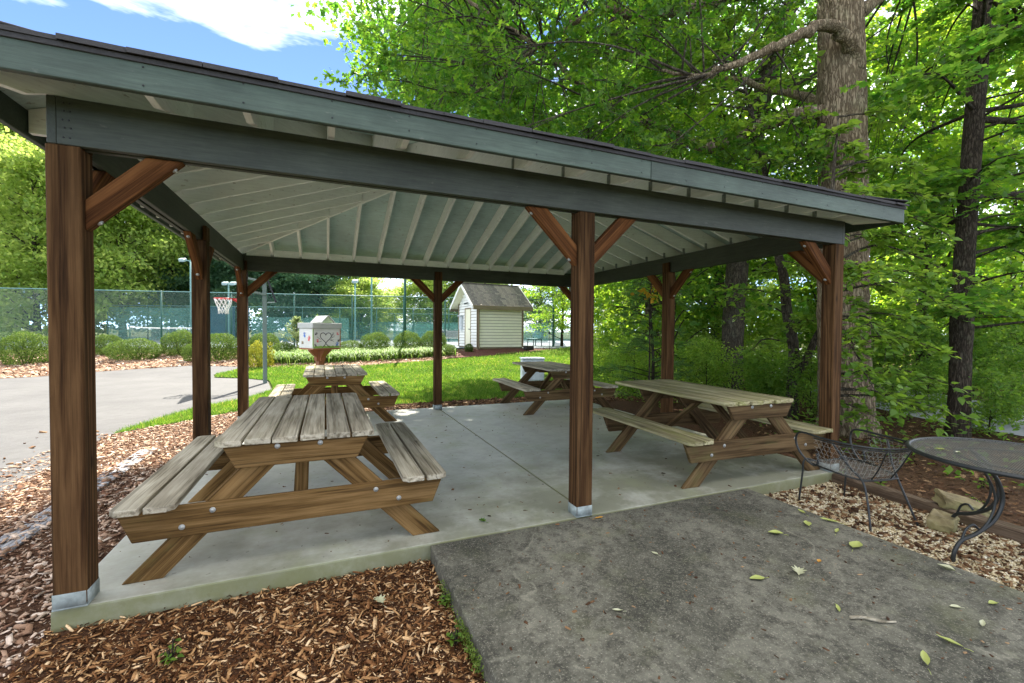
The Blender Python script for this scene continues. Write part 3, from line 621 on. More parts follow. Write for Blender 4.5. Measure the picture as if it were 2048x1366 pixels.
# blocking between the rafters over the back beam and right beam, steel ties on the front rafters
for i in range(13):
    box('blocking', RX[i]+0.02, RX[i+1]-0.02, D-0.012, D+0.024, BT+0.001, BT+0.112, M['rafter'], pav, 0.002)
box('blocking', 0.06, RX[0]-0.02, D-0.012, D+0.024, BT+0.001, BT+0.112, M['rafter'], pav, 0.002)
tie = Acc(); tie.box(-0.0012, 0.0012, -0.022, 0.022, 0.004, 0.085)
for z in (0.03, 0.055, 0.08):
    tie.tube([(-0.003, -0.012, z), (0.0005, -0.012, z)], 0.005, 6); tie.tube([(-0.003, 0.012, z), (0.0005, 0.012, z)], 0.005, 6)
tme = tie.me()
for x in RX[5:]: ob('rafter_tie', tme, M['galv'], pav, T(x-0.0215, -0.05, BT))
for k in range(11): ob('rafter_tie', tme, M['galv'], pav, T(W-0.02, 0.47+0.4245*k-0.0215, BT, math.pi/2))

# ------------------------------------------------------------------ picnic tables
def picnic_table(label, x, y, rz, top, fr, z=0.0):
    t = thing('picnic_table', label, 'picnic table', (x, y, z), rz, 'wooden picnic tables under the pavilion')
    rr = random.Random(hash(label) % 9999 if False else int(abs(x*100)+abs(y*10)))
    pw, gp, TZ, BZ = 0.144, 0.0125, 0.803, 0.472
    def plank(name, xc, zt, w, clipl, clipr, Y0=-0.735, Y1=1.22):
        L = Y1-Y0; yc = (Y0+Y1)/2
        l2 = L/2+rr.uniform(-0.008, 0.008); c = 0.035
        pts = [(-l2+(c if clipl else 0), -w/2), (l2-(c if clipl else 0), -w/2), (l2, -w/2+(c if clipl else 0)), (l2, w/2-(c if clipr else 0)), (l2-(c if clipr else 0), w/2), (-l2+(c if clipr else 0), w/2), (-l2, w/2-(c if clipr else 0)), (-l2, -w/2+(c if clipl else 0))]
        o2 = []
        for p in pts:
            if not o2 or (abs(p[0]-o2[-1][0])+abs(p[1]-o2[-1][1])) > 1e-4: o2.append(p)
        if abs(o2[0][0]-o2[-1][0])+abs(o2[0][1]-o2[-1][1]) < 1e-4: o2.pop()
        me = polyme(o2, 0.038, 0.004, top)     # polygon in local XZ; local X = length
        mm = T(xc, yc+rr.uniform(-0.006, 0.006), zt-0.019+rr.uniform(-0.002, 0.002), math.pi/2+rr.uniform(-0.004, 0.004)) @ Matrix.Rotation(rr.uniform(-0.012, 0.012)-math.pi/2, 4, 'X')
        return ob(name, me, top, t, mm)
    for i in range(6): plank('plank', (i-2.5)*(pw+gp), TZ, pw, i == 5, i == 0)
    for sx in (-1, 1):
        plank('seat_plank', sx*(0.953-pw/2), BZ, pw, sx > 0, sx < 0, -0.81, 1.10)
        plank('seat_plank', sx*(0.953-pw*1.5-0.018), BZ, pw, sx < 0, sx > 0, -0.81, 1.10)
    for sy in (-1, 1):
        yb = sy*0.70
        o = ob('crossbeam', polyme([(-0.945, BZ-0.040), (0.945, BZ-0.040), (0.87, BZ-0.224), (-0.87, BZ-0.224)], 0.038, 0.004, fr), fr, t, T(0, yb, 0))
        c = ob('top_cleat', polyme([(-0.425, TZ-0.040), (0.425, TZ-0.040), (0.355, TZ-0.180), (-0.355, TZ-0.180)], 0.038, 0.004, fr), fr, t, T(0, yb, 0))
        for sx in (-1, 1):
            # leg: parallelogram from the floor to the underside of the top, local X along the grain
            x0, x1, zt = 0.835, 0.098, TZ-0.040; hw = 0.0985
            mid = ((x0+x1)/2, zt/2); a = math.atan2(zt, (x1-x0))
            P = [(x0+hw, 0), (x1+hw, zt), (x1-hw, zt), (x0-hw, 0)]; ca, sa = math.cos(-a), math.sin(-a)
            Lp = [((px-mid[0])*ca-(pz-mid[1])*sa, (px-mid[0])*sa+(pz-mid[1])*ca) for px, pz in P]
            me = polyme(Lp, 0.038, 0.004, fr)
            mm = T(0, sy*0.661, 0, 0 if sx > 0 else math.pi) @ Matrix.Translation((mid[0], 0, mid[1])) @ Matrix.Rotation(-a, 4, 'Y')
            ob('leg', me, fr, t, mm)
            for bxp, bz in ((0.63, BZ-0.165), (0.475, BZ-0.085), (0.125, TZ-0.060)):
                a2 = Acc(); a2.tube([(sx*bxp, yb+sy*0.0195, bz), (sx*bxp, yb+sy*0.0225, bz)], 0.0165, 12); a2.tube([(sx*bxp, yb+sy*0.0225, bz), (sx*bxp, yb+sy*0.028, bz)], 0.0095, 8)
                sub(ob('bolt', a2.me(), M['bolt'], t), c if bz > 0.6 else o)
        # diagonal brace from the crossbeam up to the middle cleat
        p0, p1 = (0, sy*0.665, BZ-0.20), (0, sy*0.06, TZ-0.085); board('brace', p0, p1, 0.038, 0.088, fr, t)
    ob('middle_cleat', polyme([(-0.40, TZ-0.040), (0.40, TZ-0.040), (0.34, TZ-0.125), (-0.34, TZ-0.125)], 0.038, 0.004, fr), fr, t, T(0, 0.0, 0))
    return t
picnic_table('weathered grey picnic table nearest the camera, beside the left front post', 1.075, 0.785, 0.0, M['grey'], M['frame'])
picnic_table('grey picnic table behind the nearest one, in front of the handprint box', 1.37, 4.98, 0.01, M['grey'], M['frame'])
picnic_table('grey picnic table at the back right edge of the slab by the lawn', 5.40, 4.66, -0.045, M['grey'], M['framedark'])
picnic_table('mossy green-brown picnic table beside the black metal chair', 5.30, 0.76, -0.045, M['moss'], M['framedark'])

# ------------------------------------------------------------------ storage shed
def shed():
    c0 = V(-1.77, 22.8); th = math.radians(28)
    ang = -YAW+th                                    # local X along the long side facing the camera
    z0 = float(H(*c0))
    t = thing('storage_shed', 'small cream clapboard shed with shingled gable roof behind the lawn', 'shed', (c0[0], c0[1], z0), ang)
    LX, LY, WH = 2.65, 2.6, 2.45
    box('foundation', 0.02, LX-0.02, 0.02, LY-0.02, -0.35, 0.12, M['tan'], t, 0)
    box('lap_shadow_core', 0.03, LX-0.03, 0.03, LY-0.03, 0.12, WH, M['tan'], t, 0)  # dark core seen through the lap gaps stands in for shadow lines
    n = 15; hgt = (WH-0.12)/n
    def lap(length, mat):
        k = ('lap', round(length, 3), mat.name)
        if k not in _cache:
            v = [(0, 0.02, 0.02), (length, 0.02, 0.02), (length, -0.03, 0.02), (0, -0.03, 0.02), (0, 0.02, hgt-0.002), (length, 0.02, hgt-0.002), (length, -0.008, hgt-0.002), (0, -0.008, hgt-0.002)]
            me = mesh(v, [(0, 1, 2, 3), (4, 7, 6, 5), (3, 2, 6, 7), (0, 4, 5, 1), (0, 3, 7, 4), (1, 5, 6, 2)]); me.materials.append(mat); _cache[k] = me
        return _cache[k]
    for i in range(n):
        ob('clapboard', lap(LX-0.12, M['cream']), None, t, T(0.06, 0.012, 0.12+i*hgt))
        for (a, b) in ((0.06, 0.86), (1.72, LY-0.06)) if i < 13 else ((0.06, LY-0.06),):
            ob('clapboard', lap(b-a, M['white']), None, t, T(0.012, b, 0.12+i*hgt, -math.pi/2))
    for k in range(6):                                # gable boards
        zz = WH+k*0.17; half = (LY/2)*(1-(k*0.17)/1.0)-0.12
        if half > 0.05: ob('clapboard', lap(2*half, M['white']), None, t, T(0.012, LY/2+half, zz, -math.pi/2))
    for x, y in ((0, 0), (LX, 0), (0, LY)): box('corner_board', x-0.045, x+0.045, y-0.028 if y == 0 else y-0.03, y+0.03, 0.10, WH, M['tan'], t)
    # gable end core
    ob('gable', polyme([(-LY/2+0.04, 0), (LY/2-0.04, 0), (0, 1.0)], 0.05, 0, M['white']), M['white'], t, T(0.06, LY/2, WH-0.001, math.pi/2))
    ob('gable', polyme([(-LY/2+0.04, 0), (LY/2-0.04, 0), (0, 1.0)], 0.05, 0, M['white']), M['white'], t, T(LX-0.06, LY/2, WH-0.001, math.pi/2))
    # door on the gable side
    dr = box('door', 0.004, 0.034, 0.92, 1.66, 0.12, 2.14, M['cream'], t)
    for y0, y1, zz0, zz1 in ((0.86, 0.92, 0.1, 2.2), (1.66, 1.72, 0.1, 2.2)): sub(box('door_trim', -0.02, 0.03, y0, y1, zz0, zz1, M['tan'], t), dr)
    sub(box('door_trim', -0.02, 0.03, 0.865, 1.715, 2.145, 2.21, M['tan'], t), dr)
    a = Acc(); a.tube([(-0.07, 0.98, 1.06), (0.004, 0.98, 1.06)], 0.028, 10); a.tube([(-0.075, 0.98, 1.06), (-0.09, 0.98, 1.06)], 0.036, 10); sub(ob('door_handle', a.me(), M['bolt'], t), dr)
    box('meter_box', -0.12, -0.005, 1.95, 2.32, 1.05, 1.75, M['util'], t); box('awning', -0.2, 0.0, 1.9, 2.4, 1.78, 1.83, M['util'], t)
    a = Acc(); a.box(-0.10, -0.01, 1.24, 1.36, 2.45, 2.50); a.tube([(-0.13, 1.22, 2.47), (-0.17, 1.2, 2.40)], 0.04, 8); a.tube([(-0.13, 1.38, 2.47), (-0.17, 1.40, 2.40)], 0.04, 8); ob('flood_light', a.me(), M['bench_leg'], t)
    # roof: two slopes, rafters boxed by fascia, shingle rows
    OHX, OHY, rise = 0.42, 0.34, 1.0; sl = rise/(LY/2); L = LX+2*OHX
    for side in (0, 1):
        run = LY/2+OHY; sg = 1 if side == 0 else -1
        def P(x, u, lift=0.0): return (x, (-OHY+u) if side == 0 else (LY+OHY-u), WH+0.02-OHY*sl+u*sl+lift)
        v = [P(-OHX, 0), P(L-OHX, 0), P(L-OHX, run), P(-OHX, run), P(-OHX, 0, 0.05), P(L-OHX, 0, 0.05), P(L-OHX, run, 0.05), P(-OHX, run, 0.05)]
        ob('roof_deck', mesh(v, [(3, 2, 1, 0), (4, 5, 6, 7), (0, 1, 5, 4), (1, 2, 6, 5), (2, 3, 7, 6), (3, 0, 4, 7)]), M['cream'], t)
        nr = 13; st = run/nr
        for r in range(nr):
            a = Acc(); xx = -OHX-0.02-(0.12 if r % 2 else 0)
            while xx < L-OHX+0.02:
                x2 = min(xx+random.uniform(0.2, 0.3), L-OHX+0.02); xa = max(xx, -OHX-0.02)
                if x2-xa > 0.03:
                    a.add([P(xa+.003, r*st-0.02, 0.075), P(x2-.003, r*st-0.02, 0.075), P(x2-.003, min(run, r*st+st*1.2), 0.062), P(xa+.003, min(run, r*st+st*1.2), 0.062), P(xa+.003, r*st-0.02, 0.055), P(x2-.003, r*st-0.02, 0.055)], [np.array([(0, 1, 2, 3), (4, 5, 1, 0)])])
                xx = x2
            ob('shingle_row', a.me(), M['shingleb'], t)
        yf = -OHY-0.03 if side == 0 else LY+OHY
        zf = WH+0.02-OHY*sl
        box('gutter', -OHX+0.02, L-OHX-0.02, yf-0.06 if side == 0 else yf, yf+0.03 if side == 0 else yf+0.09, zf-0.15, zf+0.05, M['tan'], t)
        for xe in (-OHX-0.012, L-OHX+0.012):
            p0, p1 = P(xe, 0.0, -0.01), P(xe, run, -0.01); board('bargeboard', p0, p1, 0.15, 0.024, M['white'], t)
    board('ridge_cap', (-OHX-0.02, LY/2, WH+0.10+rise), (L-OHX+0.02, LY/2, WH+0.10+rise), 0.02, 0.22, M['shingleb'], t)
    a = Acc(); a.tube([(1.0, LY/2, WH+rise+0.08), (1.0, LY/2, WH+rise+0.22)], 0.05, 10); a.tube([(1.0, LY/2, WH+rise+0.22), (1.0, LY/2, WH+rise+0.25)], 0.11, 10); ob('roof_vent', a.me(), M['black'], t)
    a = Acc(); a.tube(catmull([(0.05, -0.34, 2.3), (0.05, -0.25, 2.2), (0.05, -0.06, 2.1), (0.05, -0.055, 1.2), (0.05, -0.055, 0.25), (0.05, -0.25, 0.08)], 6), 0.035, 8); ob('downspout', a.me(), M['tan'], t)
    # black drum cover, stake beside the shed
    q = V(0.86, 23.0); o = ob('splash_box', boxme(0.5, 0.3, 0.22, 0.03), M['black'], None, T(q[0], q[1], float(H(*q))+0.11, ang)); tag(o, 'low black box on the mulch at the shed corner', 'box')
    q = V(1.9, 22.6); a = Acc(); a.tube([(0, 0, -0.1), (0, 0, 0.95)], 0.014, 6); a.box(-0.05, 0.05, -0.01, 0.01, 0.86, 1.0); o = ob('garden_stake', a.me(), M['bench_leg'], None, T(q[0], q[1], float(H(*q)))); tag(o, 'thin metal stake standing in mulch right of the shed', 'stake')
shed()

# ------------------------------------------------------------------ slatted benches by the courts
def park_bench(label, s_, d_, rz, mat, width=1.5):
    q = V(s_, d_); t = thing('park_bench', label, 'bench', (q[0], q[1], float(H(*q))+0.02), rz, 'slatted benches by the tennis courts')
    for k in range(4): board('seat_slat', (-width/2, -0.05-0.115*k+0.2, 0.44), (width/2, -0.05-0.115*k+0.2, 0.44), 0.03, 0.09, mat, t)
    for k in range(4): board('back_slat', (-width/2, 0.25+0.03*k, 0.55+0.105*k), (width/2, 0.25+0.03*k, 0.55+0.105*k), 0.085, 0.028, mat, t)
    for sx in (-1, 1):
        a = Acc(); x = sx*(width/2-0.15)
        a.tube([(x, -0.2, 0), (x, -0.18, 0.42)], 0.03, 6); a.tube([(x, 0.24, 0), (x, 0.22, 0.45), (x, 0.37, 0.92)], 0.03, 6); a.tube([(x, -0.2, 0.40), (x, 0.24, 0.40)], 0.028, 6)
        ob('leg', a.me(), M['bench_leg'], t)
park_bench('grey slatted bench by the fence left of the shed door', -3.62, 27.4, -YAW+math.pi+0.1, M['greybench'])
park_bench('blue-green slatted bench right of the shed behind the fence', 1.40, 28.0, -YAW-1.1, M['bluebench'], 1.3)

# ------------------------------------------------------------------ chain-link fences
def chain_mesh(L, h, r=0.0032, pitch=0.072):
    a = Acc(); vs = []; 
    for sg in (1, -1):
        k = -h if sg == 1 else 0.0
        x = np.arange(-h, L, pitch) if sg == 1 else np.arange(0, L+h, pitch)
        for x0 in x:
            # wire from (x0,0) going up at 45 degrees
            if sg == 1: xa, xb = max(x0, 0), min(x0+h, L); za, zb = xa-x0, xb-x0
            else: xa, xb = min(x0, L), max(x0-h, 0); za, zb = x0-xa, x0-xb
            if abs(xb-xa) < 0.05: continue
            vs.append((xa, za, xb, zb, 0.003*sg))
    vs = np.array(vs); n = len(vs); P = np.zeros((n, 6, 3)); 
    off = np.array([(0, r), (-0.87*r, -0.5*r), (0.87*r, -0.5*r)])
    nx = -(vs[:, 3]-vs[:, 1]); nz = (vs[:, 2]-vs[:, 0]); nn = np.hypot(nx, nz); nx /= nn; nz /= nn
    for e in (0, 1):
        for k in range(3):
            P[:, e*3+k, 0] = vs[:, e*2]+nx*off[k, 1]; P[:, e*3+k, 2] = vs[:, e*2+1]+nz*off[k, 1]; P[:, e*3+k, 1] = vs[:, 4]+off[k, 0]
    f = np.array([(0, 1, 4, 3), (1, 2, 5, 4), (2, 0, 3, 5)]); F = (np.arange(n)[:, None, None]*6+f[None]).reshape(-1, 4)
    return npmesh(P.reshape(-1, 3), F)
def fence(label, a, b, zb, ht, posts, screen=None, tall=None, rail=None, wire=0.0032, pitch=0.072):
    A, B = Vector(V(*a)), Vector(V(*b)); d = B-A; L = d.length; ang = math.atan2(d.y, d.x)
    t = thing('chain_link_fence', label, 'fence', (A.x, A.y, zb), ang)
    for f in posts:
        th = ht
        m = ob('fence_post', _cyl(0.042, ht+0.35, M['fpost']), None, t, T(f*L, 0.03, -0.35))
        c = Acc(); c.tube([(0, 0, ht), (0, 0, ht+0.05)], [0.05, 0.02], 8)
        sub(ob('post_cap', c.me(), M['fpost'], t, T(f*L, 0.03, 0)), m)
    a1 = Acc(); a1.tube([(0, 0, ht), (L, 0, ht)], 0.024, 8); ob('top_rail', a1.me(), rail or M['rail'], t)
    a1 = Acc(); a1.tube([(0, 0, 0.06), (L, 0, 0.06)], 0.014, 6); ob('bottom_wire', a1.me(), M['chain'], t)
    w_ = ob('wire_mesh', chain_mesh(L, ht-0.02, wire, pitch), M['chain'], t); tag(w_, kind='stuff')
    for k, (f0, f1, z0, z1, mt) in enumerate(screen or []):
        n = 24; vs = [(L*(f0+(f1-f0)*i/n), 0.045+0.012*math.sin(i*1.7), z) for i in range(n+1) for z in (z0, z1+0.02*math.sin(i*2.3))]
        ob('windscreen', mesh(vs, [(2*i, 2*i+2, 2*i+3, 2*i+1) for i in range(n)]), mt, t)
    return t
def _cyl(r, h, mat, sides=10):
    k = ('c', r, h, mat.name, sides)
    if k not in _cache:
        a = Acc(); a.tube([(0, 0, 0), (0, 0, h)], r, sides); me = a.me(); me.materials.append(mat); _cache[k] = me
    return _cache[k]
zc = 0.50
fa, fb = (-26.5, 20.6), (2.49, 26.4)
pf = [((px-1024)/890*fa[1]-fa[0])/((fb[0]-fa[0])-(px-1024)/890*(fb[1]-fa[1])) for px in (-90, 120, 322, 462, 588, 704, 807, 890, 990, 1108)]
fence('tall green chain-link fence behind the round shrubs and shed', fa, fb, 0.42, 2.93, [min(max(q, 0.003), 0.998) for q in pf])
fence('distant chain-link fence with teal windscreen across the courts', (-31, 34), (3.5, 37), zc, 2.75, np.linspace(0.002, 0.998, 13), [(0.0, 0.19, 0.1, 2.6, M['teal']), (0.19, 0.27, 0.1, 2.72, M['navy']), (0.275, 0.30, 0.1, 2.70, M['navy']), (0.305, 0.52, 0.05, 1.95, M['teal']), (0.62, 0.985, 0.05, 1.5, M['teal'])], wire=0.003, pitch=0.1)
fence('side chain-link fence running back from the corner by the woods', (2.5, 26.5), (3.6, 37), zc, 2.75, np.linspace(0.1, 0.99, 5), [(0.02, 0.98, 0.05, 1.7, M['teal'])], wire=0.003, pitch=0.1)
fence('low far fence section of the second court', (-22, 43), (6, 44.5), zc, 2.6, np.linspace(0.002, 0.998, 9), [(0.0, 1.0, 0.05, 1.8, M['teal'])], wire=0.004, pitch=0.14)
# white-banded tennis net
q0, q1 = V(-21.5, 25.2), V(-19.2, 24.2)
t = thing('tennis_net', 'tennis net with white top band seen above the left shrubs', 'tennis net', (*V(-22.0, 25.6), zc), -YAW-0.12)
a = Acc(); a.tube([(0, 0, 1.05), (2.0, 0, 1.0), (4.6, 0, 1.03)], 0.035, 6); ob('top_band', a.me(), M['net'], t)
for x in (0, 4.6): ob('net_post', _cyl(0.04, 1.1, M['fpost']), None, t, T(x, 0, 0))
cm = ob('net_mesh', chain_mesh(4.6, 0.98, 0.002, 0.06), M['black'], t); tag(cm, kind='stuff')

# court floodlight poles
def lightpole(label, s_, d_, hgt, mat, heads, r=0.055):
    q = V(s_, d_); t = thing('court_light', label, 'light pole', (q[0], q[1], zc), -YAW, 'floodlight poles of the tennis courts')
    a = Acc(); a.tube([(0, 0, 0), (0, 0, hgt)], [r, r*0.8], 10); ob('pole', a.me(), mat, t)
    for hx in heads:
        a = Acc(); a.tube([(0, 0, hgt-0.1), (hx*0.6, 0, hgt)], 0.03, 6); ob('lamp_arm', a.me(), mat, t)
        ob('lamp_head', boxme(0.36, 0.3, 0.2, 0.04, M['lamp']), M['lamp'], t, T(hx, 0, hgt, 0, 0.35))
lightpole('tall aqua floodlight pole seen just left of the middle left post', -20.2, 28, 5.3, M['rail'], (-0.5,))
lightpole('aqua floodlight pole with two heads above the basketball rim', -19.1, 30, 4.05, M['rail'], (-0.22, 0.3))
lightpole('aqua floodlight pole with box head right of the handprint box', -10.4, 29.5, 4.2, M['rail'], (0.0,))
lightpole('slim green pole between the two round shrubs and box head', -8.05, 25.5, 5.2, M['rail'], ())
lightpole('dark green tall corner pole rising above the fence top rail', -5.42, 22.5, 5.6, M['fpost'], (), 0.07)

# ------------------------------------------------------------------ basketball hoop
def hoop():
    t = thing('basketball_hoop', 'grey-green basketball pole with red rim and white net on the lawn edge', 'basketball hoop', (-0.45, 11.99, G0), math.atan2(-0.145, -0.99))
    box('pole', -0.055, 0.055, -0.055, 0.055, -0.1, 3.25, M['poleg'], t, 0.008)
    for z in (2.75, 3.12):
        for yy in (-0.09, 0.09): board('extension_arm', (-0.04, yy, z-0.12), (0.60, yy, z), 0.05, 0.03, M['poleg'], t)
    bb = 0.62
    bd = box('backboard', bb, bb+0.035, -0.56, 0.56, 2.42, 3.17, M['util'], t, 0.01)
    for y0, y1, z0, z1 in ((-0.22, -0.185, 2.56, 2.9), (0.185, 0.22, 2.56, 2.9), (-0.18, 0.18, 2.865, 2.9), (-0.18, 0.18, 2.56, 2.595)): sub(box('target_line', bb+0.0365, bb+0.039, y0, y1, z0, z1, M['pdark'], t, 0), bd)
    rz = 2.475; rc = bb+0.035+0.15+0.225
    a = Acc(); tt = np.linspace(0, 2*np.pi, 33); ring = np.stack([rc+0.228*np.cos(tt), 0.228*np.sin(tt), np.full_like(tt, rz)], 1); a.tube(ring, 0.013, 8, False)
    a.box(bb+0.036, bb+0.055, -0.08, 0.08, rz-0.13, rz+0.03)
    v = [(bb+0.05, -0.07, rz+0.012), (bb+0.05, 0.07, rz+0.012), (rc-0.2, 0.10, rz+0.006), (rc-0.2, -0.10, rz+0.006), (bb+0.05, -0.06, rz-0.12), (bb+0.05, 0.06, rz-0.12), (rc-0.2, 0.09, rz-0.02), (rc-0.2, -0.09, rz-0.02)]
    a.add(v, np.array([(0, 1, 2, 3), (7, 6, 5, 4), (0, 3, 7, 4), (1, 5, 6, 2), (3, 2, 6, 7)])); rim_ = ob('rim', a.me(True), M['red'], t)
    a = Acc(); n = 12; rows = [(0.226, 0), (0.20, -0.10), (0.165, -0.20), (0.13, -0.29), (0.115, -0.37), (0.13, -0.43)]
    for k in range(n):
        for dr in (1, -1):
            p = []
            for i, (r_, z_) in enumerate(rows):
                an = 2*np.pi*(k+0.5*dr*i)/n; p.append((rc+r_*math.cos(an)+0.01*math.sin(k*2+i), r_*math.sin(an), rz+z_+0.012*math.sin(k*3.1+i)))
            a.tube(p, 0.0065, 5)
    sub(ob('net', a.me(), M['net'], t), rim_)
    board('lift_bar', (-0.30, 0, 2.42), (-0.09, 0.0, 3.05), 0.05, 0.045, M['black'], t); board('lift_link', (-0.30, 0, 2.42), (-0.055, 0, 2.40), 0.03, 0.03, M['galv'], t)
hoop()

# ------------------------------------------------------------------ handprint box on its post
def hand(cx, cy, sz, rot):
    vs, fs = [], []
    def blob(pts):
        b = len(vs)
        c, s_ = math.cos(rot), math.sin(rot)
        for x, y in pts: vs.append((cx+sz*(x*c-y*s_), 0, cy+sz*(x*s_+y*c)))
        fs.append(tuple(range(b, b+len(pts))))
    blob([(0.36*math.cos(a), 0.40*math.sin(a)) for a in np.linspace(0, 2*math.pi, 13)[:-1]])
    for an, l in ((2.75, 0.75), (2.05, 1.0), (1.67, 1.08), (1.32, 1.0), (0.95, 0.85)):
        d = np.array((math.cos(an), math.sin(an))); n = np.array((-d[1], d[0]))*0.085; p0, p1 = d*0.47, d*l
        blob([tuple(p0-n), tuple(p1-n*0.9), tuple(p1+d*0.08), tuple(p1+n*0.9), tuple(p0+n)])
    return vs, fs
def handbox():
    q = V(-4.36, 9.75); z = float(H(*q))+0.17; th = math.radians(54)-YAW      # local X along the heart side
    t = thing('donation_box', 'white box painted with handprints and a heart on a brown post', 'box', (q[0], q[1], z), th)
    PX = 0.32
    ob('post', boxme(1.25, 0.14, 0.14, 0.006, M['rust']), M['rust'], t, T(PX, 0.27, 0.357, 0, 0, -math.pi/2))
    for dx, dy in ((1, 0), (-1, 0), (0, 1), (0, -1)):
        ob('bracket', polyme([(0.07, 0.70), (0.07, 0.98), (0.26, 0.98), (0.26, 0.93), (0.12, 0.80), (0.11, 0.70)], 0.10, 0.004, M['rust']), M['rust'], t, T(PX, 0.27, 0.02, math.atan2(dy, dx)))
    LX, LY, Z0, Z1 = 0.66, 0.58, 1.02, 1.46
    box('shelf', -0.0, LX, 0.0, LY, 0.985, 1.018, M['rust'], t)
    bb_ = box('box_body', 0, LX, 0, LY, Z0, Z1, M['boxwhite'], t, 0.006); box('lid', -0.025, LX+0.03, -0.025, LY+0.03, Z1+0.002, Z1+0.125, M['lidshade'], t, 0.008)
    for xe in (0.0, LX): box('painted_corner', xe-0.012, xe+0.008, -0.004, 0.006, Z0+0.01, Z1-0.01, M['rust' if xe else 'pgreen'], t, 0)
    # painted scrub along the foot of the heart side
    a = Acc(); xs = np.linspace(0.02, LX-0.02, 16)
    for i in range(15):
        h0, h1 = 0.03+0.03*abs(math.sin(i*1.3)), 0.03+0.03*abs(math.sin((i+1)*1.3)); a.add([(xs[i], -0.0022, Z0+0.004), (xs[i+1], -0.0022, Z0+0.004), (xs[i+1], -0.0022, Z0+h1), (xs[i], -0.0022, Z0+h0)], np.array([(0, 1, 2, 3)]))
    sub(ob('painted_grass', a.me(), M['pgreen'], t), bb_)
    # heart of two branches
    tt = np.linspace(0, 2*np.pi, 60); hx = 16*np.sin(tt)**3; hz = 13*np.cos(tt)-5*np.cos(2*tt)-2*np.cos(3*tt)-np.cos(4*tt)
    a = Acc(); cx, cz, sc = 0.30, 1.265, 0.0083
    P = np.stack([cx+hx*sc, np.full_like(tt, -0.001), cz+hz*sc], 1); a.tube(P, 0.0075, 5, False)
    bt = P[30]
    a.tube([tuple(bt), (bt[0]+0.05, -0.001, bt[2]-0.05), (bt[0]+0.095, -0.001, Z0+0.02)], 0.0075, 5); a.tube([tuple(bt), (bt[0]-0.045, -0.001, bt[2]-0.05), (bt[0]-0.085, -0.001, Z0+0.02)], 0.0075, 5)
    for (x, z_, dx, dz) in ((0.43, 1.24, 0.10, 0.07), (0.44, 1.27, 0.06, 0.10), (0.40, 1.20, 0.10, 0.01), (0.18, 1.22, -0.09, 0.06), (0.20, 1.18, -0.07, -0.02), (0.42, 1.20, 0.08, -0.04), (0.45, 1.31, 0.03, 0.06)):
        a.tube([(x, -0.001, z_), (x+dx*0.6, -0.001, z_+dz*0.45), (x+dx, -0.001, z_+dz)], [0.0055, 0.004, 0.0025], 4)
    sub(ob('painted_heart', a.me(), M['pdark'], t), bb_)
    for (x, z_, sz, rot, mt) in ((0.105, 1.17, 0.055, 0.1, 'pred'), (0.575, 1.09, 0.062, -0.3, 'pblue'), (0.06, 1.33, 0.05, -0.8, 'pdark'), (0.60, 1.33, 0.05, 0.5, 'pred'), (0.61, 1.18, 0.055, -0.9, 'pdark'), (0.06, 1.08, 0.045, 0.6, 'pdark')):
        v, f = hand(0, 0, sz, rot); sub(ob('handprint', mesh(v, f), M[mt], t, T(x, -0.0028, z_)), bb_)
    for (y, z_, sz, rot, mt) in ((0.34, 1.29, 0.085, 0.25, 'pblue'), (0.17, 1.21, 0.085, -0.35, 'pred')):
        v, f = hand(0, 0, sz, rot); sub(ob('handprint', mesh(v, f), M[mt], t, T(-0.0035, y, z_, -math.pi/2)), bb_)
    box('plaque', -0.006, -0.001, 0.40, 0.47, 1.11, 1.17, M['tan'], t, 0)
    # small house-shaped roof on the lid
    zz = Z1+0.13
    ob('gable_roof_body', polyme([(-0.14, 0), (0.14, 0), (0.14, 0.01), (0, 0.15), (-0.14, 0.01)], 0.42, 0.003, M['lib']), M['lib'], t, T(0.40, 0.29, zz, 0))
    for sg in (-1, 1): board('gable_roof_panel', (0.40+sg*0.086, 0.29-0.24, zz+0.084), (0.40+sg*0.086, 0.29+0.24, zz+0.084), 0.225, 0.014, M['lidshade'], t, up=(-sg*0.70, 0, 0.71))
handbox()

# utility cabinet on the lawn, seen between the legs of the back right table
q = V(0.72, 14.2); t = thing('utility_cabinet', 'pale grey utility cabinet on the lawn behind the back right table', 'cabinet', (q[0], q[1], G0), -YAW+0.1)
box('cabinet_body', -0.42, 0.28, -0.25, 0.25, 0, 0.72, M['util'], t, 0.015); box('lid', -0.45, 0.31, -0.28, 0.28, 0.722, 0.76, M['util'], t, 0.01); box('door_panel', -0.38, 0.24, -0.262, -0.251, 0.08, 0.66, M['util'], t, 0.004)
box('latch', 0.15, 0.19, -0.28, -0.263, 0.34, 0.42, M['bench_leg'], t)

